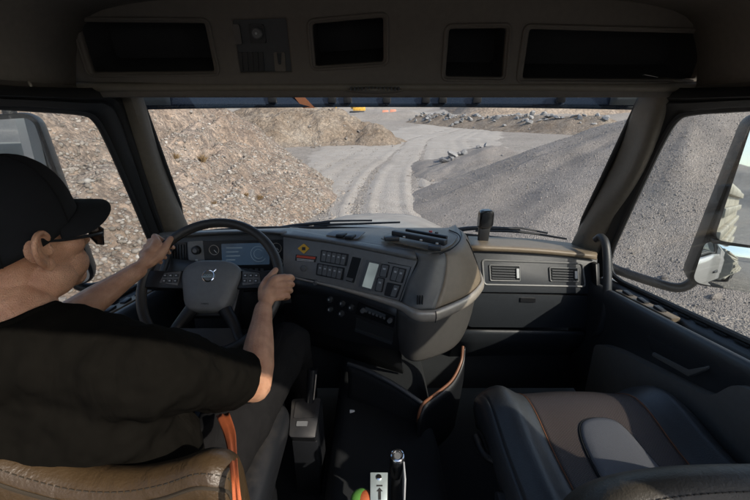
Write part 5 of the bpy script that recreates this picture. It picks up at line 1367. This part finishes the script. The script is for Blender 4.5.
# shirt
bm = bmesh.new()
add_ell(bm, (-.595, .635, .765), (.205, .150, .175), None, 32); add_ell(bm, (-.565, .645, .60), (.20, .160, .20), None, 32); add_ell(bm, (-.545, .655, .48), (.19, .15, .10), None, 28)
add_capsule(bm, [SHL+Vector((0, 0, -.01)), Vector((-.70, .605, .875)), nk+Vector((0, -.005, -.035)), Vector((-.52, .60, .885)), SHR+Vector((0, 0, -.005))], [.083, .086, .098, .086, .084], 24, 3)
add_capsule(bm, [SHR, SHR.lerp(ELR, .45)+Vector((0, 0, .01)), SHR.lerp(ELR, .80), SHR.lerp(ELR, .90)], [.084, .073, .065, .063], 24, 3)
add_capsule(bm, [SHL, SHL.lerp(ELL, .45)+Vector((0, 0, .01)), SHL.lerp(ELL, .80), SHL.lerp(ELL, .90)], [.084, .073, .065, .063], 24, 3)
shirt = remesh('shirt', bm, .006, M['shirt'], pn, 8, [(.10, .030, 'CLOUDS'), (.045, .012, 'CLOUDS')])
# sleeves end in an open hem above the elbow
def cut_hem(me, sh, el, f):
    d = (el-sh).normalized(); co = sh.lerp(el, f); bm = bmesh.new(); bm.from_mesh(me)
    near = [v for v in bm.verts if (v.co-co).length < .16 and (v.co-sh).dot(d) > (co-sh).dot(d)-.03]
    g = set(near); fs_ = [q for q in bm.faces if all(v in g for v in q.verts)]; es_ = {e for q in fs_ for e in q.edges}
    # skew the hem a little so that it is lower under the arm
    r_ = bmesh.ops.bisect_plane(bm, geom=list(g)+list(es_)+fs_, plane_co=co, plane_no=(d+Vector((0, 0, -.25))).normalized(), clear_outer=True)
    bm.to_mesh(me); bm.free()
cut_hem(shirt.data, SHR, ELR, .76); cut_hem(shirt.data, SHL, ELL, .76)
md = shirt.modifiers.new('cloth', 'SOLIDIFY'); md.thickness = .003; md.offset = -1
# collar rib where the shirt meets the neck
from mathutils.bvhtree import BVHTree
def tree(o):
    return BVHTree.FromPolygons([v.co.copy() for v in o.data.vertices], [tuple(q.vertices) for q in o.data.polygons])
tb, ts = tree(body), tree(shirt); colp = []
for k in range(40):
    a = k/40*6.2832; dr = Vector((math.cos(a), math.sin(a), 0))
    for j in range(90):
        z = nk.z+.09-j*.0025; o_ = Vector((nk.x, nk.y, z))+dr*.26
        hb1 = tb.ray_cast(o_, -dr, .3); hs1 = ts.ray_cast(o_, -dr, .3)
        if hs1[0] is not None and (hb1[0] is None or hs1[3] < hb1[3]): colp.append(hs1[0]-dr*.002); break
if len(colp) > 10:
    for it in range(4): colp = [(colp[i-1]+colp[i]*2+colp[(i+1) % len(colp)])/4 for i in range(len(colp))]
    tube('collar', colp+[colp[0]], .0065, M['shirt'], shirt, 8)
# trousers
bm = bmesh.new()
add_ell(bm, (-.53, .66, .46), (.19, .16, .11))
for (hip, knee, ank) in ((Vector((-.43, .68, .47)), Vector((-.283, 1.14, .575)), Vector((-.31, 1.36, .15))), (Vector((-.63, .68, .47)), Vector((-.72, 1.12, .56)), Vector((-.70, 1.34, .15)))):
    add_capsule(bm, [hip, hip.lerp(knee, .5), knee], [.098, .088, .073], 20, 3); add_capsule(bm, [knee, knee.lerp(ank, .4), ank], [.072, .068, .06], 20, 3)
remesh('trousers', bm, .007, M['jeans'], pn, 6, [(.07, .016, 'CLOUDS')])
for x_ in (-.31, -.70):
    bm = bmesh.new(); add_capsule(bm, [(x_, 1.34, .07), (x_, 1.44, .06), (x_, 1.55, .05)], [.05, .048, .042], 14, 2); remesh('boot', bm, .006, M['black'], pn, 3)

# cap
bm = bmesh.new()
NA, NB = 48, 16
def capz(a): return -.002+.044*math.sin(a)                        # lower edge: low at the nape, high on the brow
vv = []
for j in range(NB+1):
    f = j/NB; row = []
    for i in range(NA):
        a = i/NA*6.2832; z0 = capz(a); el = math.asin(max(-1, min(1, (z0-.012)/.132))); e_ = el+(math.pi/2-el)*f
        rx, ry, rz = .0885, .1125, .132
        bulge = 1+.012*math.cos(6*a)*math.cos(e_)
        ch = max(0, math.cos(e_))**(1-.40*max(0, math.sin(a)))
        row.append(bm.verts.new(hd(rx*ch*math.cos(a)*bulge, -.010+ry*ch*math.sin(a)*bulge, .012+rz*math.sin(e_))))
    vv.append(row)
for j in range(NB):
    for i in range(NA): bm.faces.new((vv[j][i], vv[j][(i+1) % NA], vv[j+1][(i+1) % NA], vv[j+1][i]))
bmesh.ops.remove_doubles(bm, verts=bm.verts, dist=1e-4)
cap_ = bm_obj('cap', bm, M['cap'], pn, angle=80); md = cap_.modifiers.new('s', 'SOLIDIFY'); md.thickness = .003
rows = []
for i in range(17):
    a = R(18)+R(144)*i/16; s_ = math.cos(a)
    b0 = Vector((.0875*math.cos(a), -.010+.1115*math.sin(a), capz(a)+.006))
    ln = .063*math.sin((a-R(18))/R(144)*math.pi)**.45 if 0 < i < 16 else .001
    out = Vector((math.cos(a)*.55, 1, 0)).normalized()
    row = []
    for k in range(6):
        f = k/5; q = b0+out*ln*f; q.z += .006-.010*f-.014*abs(q.x/.085)**2.2*(.4+.6*f); row.append(hd(*q))
    rows.append(row)
loft('brim', rows, M['cap'], cap_, 2, 2, .004, angle=80)
for k in range(6):
    a = k*math.pi/3+math.pi/6; pts = []
    for j in range(13):
        z0 = capz(a); el = math.asin(max(-1, min(1, (z0-.012)/.132))); e_ = el+(math.pi/2-el)*j/12
        ch = max(0, math.cos(e_))**(1-.40*max(0, math.sin(a)))
        pts.append(hd(.0893*ch*math.cos(a)*(1+.012*math.cos(6*a)), -.010+.1133*ch*math.sin(a)*(1+.012*math.cos(6*a)), .012+.1328*math.sin(e_)))
    tube('panel_seam', pts, .0013, M['jeans'], cap_, 5)
bt = hd(0, -.010, .145); add = bmesh.new(); add_ell(add, bt, (.008, .008, .004)); bm_obj('cap_button', add, M['cap'], cap_)
# sunglasses
gl = tube('sunglasses', [hd(-.012, .122, -.012), hd(0, .127, -.008), hd(.012, .122, -.012)], .002, M['black'], pn, 6)
for s in (-1, 1):
    tube('temple', [hd(s*.070, .104, -.008), hd(s*.079, .085, -.006), hd(s*.083, .03, -.001), hd(s*.086, -.012, .006), hd(s*.085, -.028, .0)], [.0036, .0032, .0024, .0022, .0024], M['black'], gl, 8, 4)
    lp = [hd(s*.010, .121, -.002), hd(s*.04, .121, .001), hd(s*.068, .110, -.002), hd(s*.073, .104, -.014), hd(s*.060, .111, -.034), hd(s*.032, .118, -.038), hd(s*.012, .121, -.026)]
    prism('lens', lp, HR @ Vector((0, .002, 0)), M['blackgloss'], gl)
    tube('rim', lp+[lp[0]], .0020, M['black'], gl, 6)
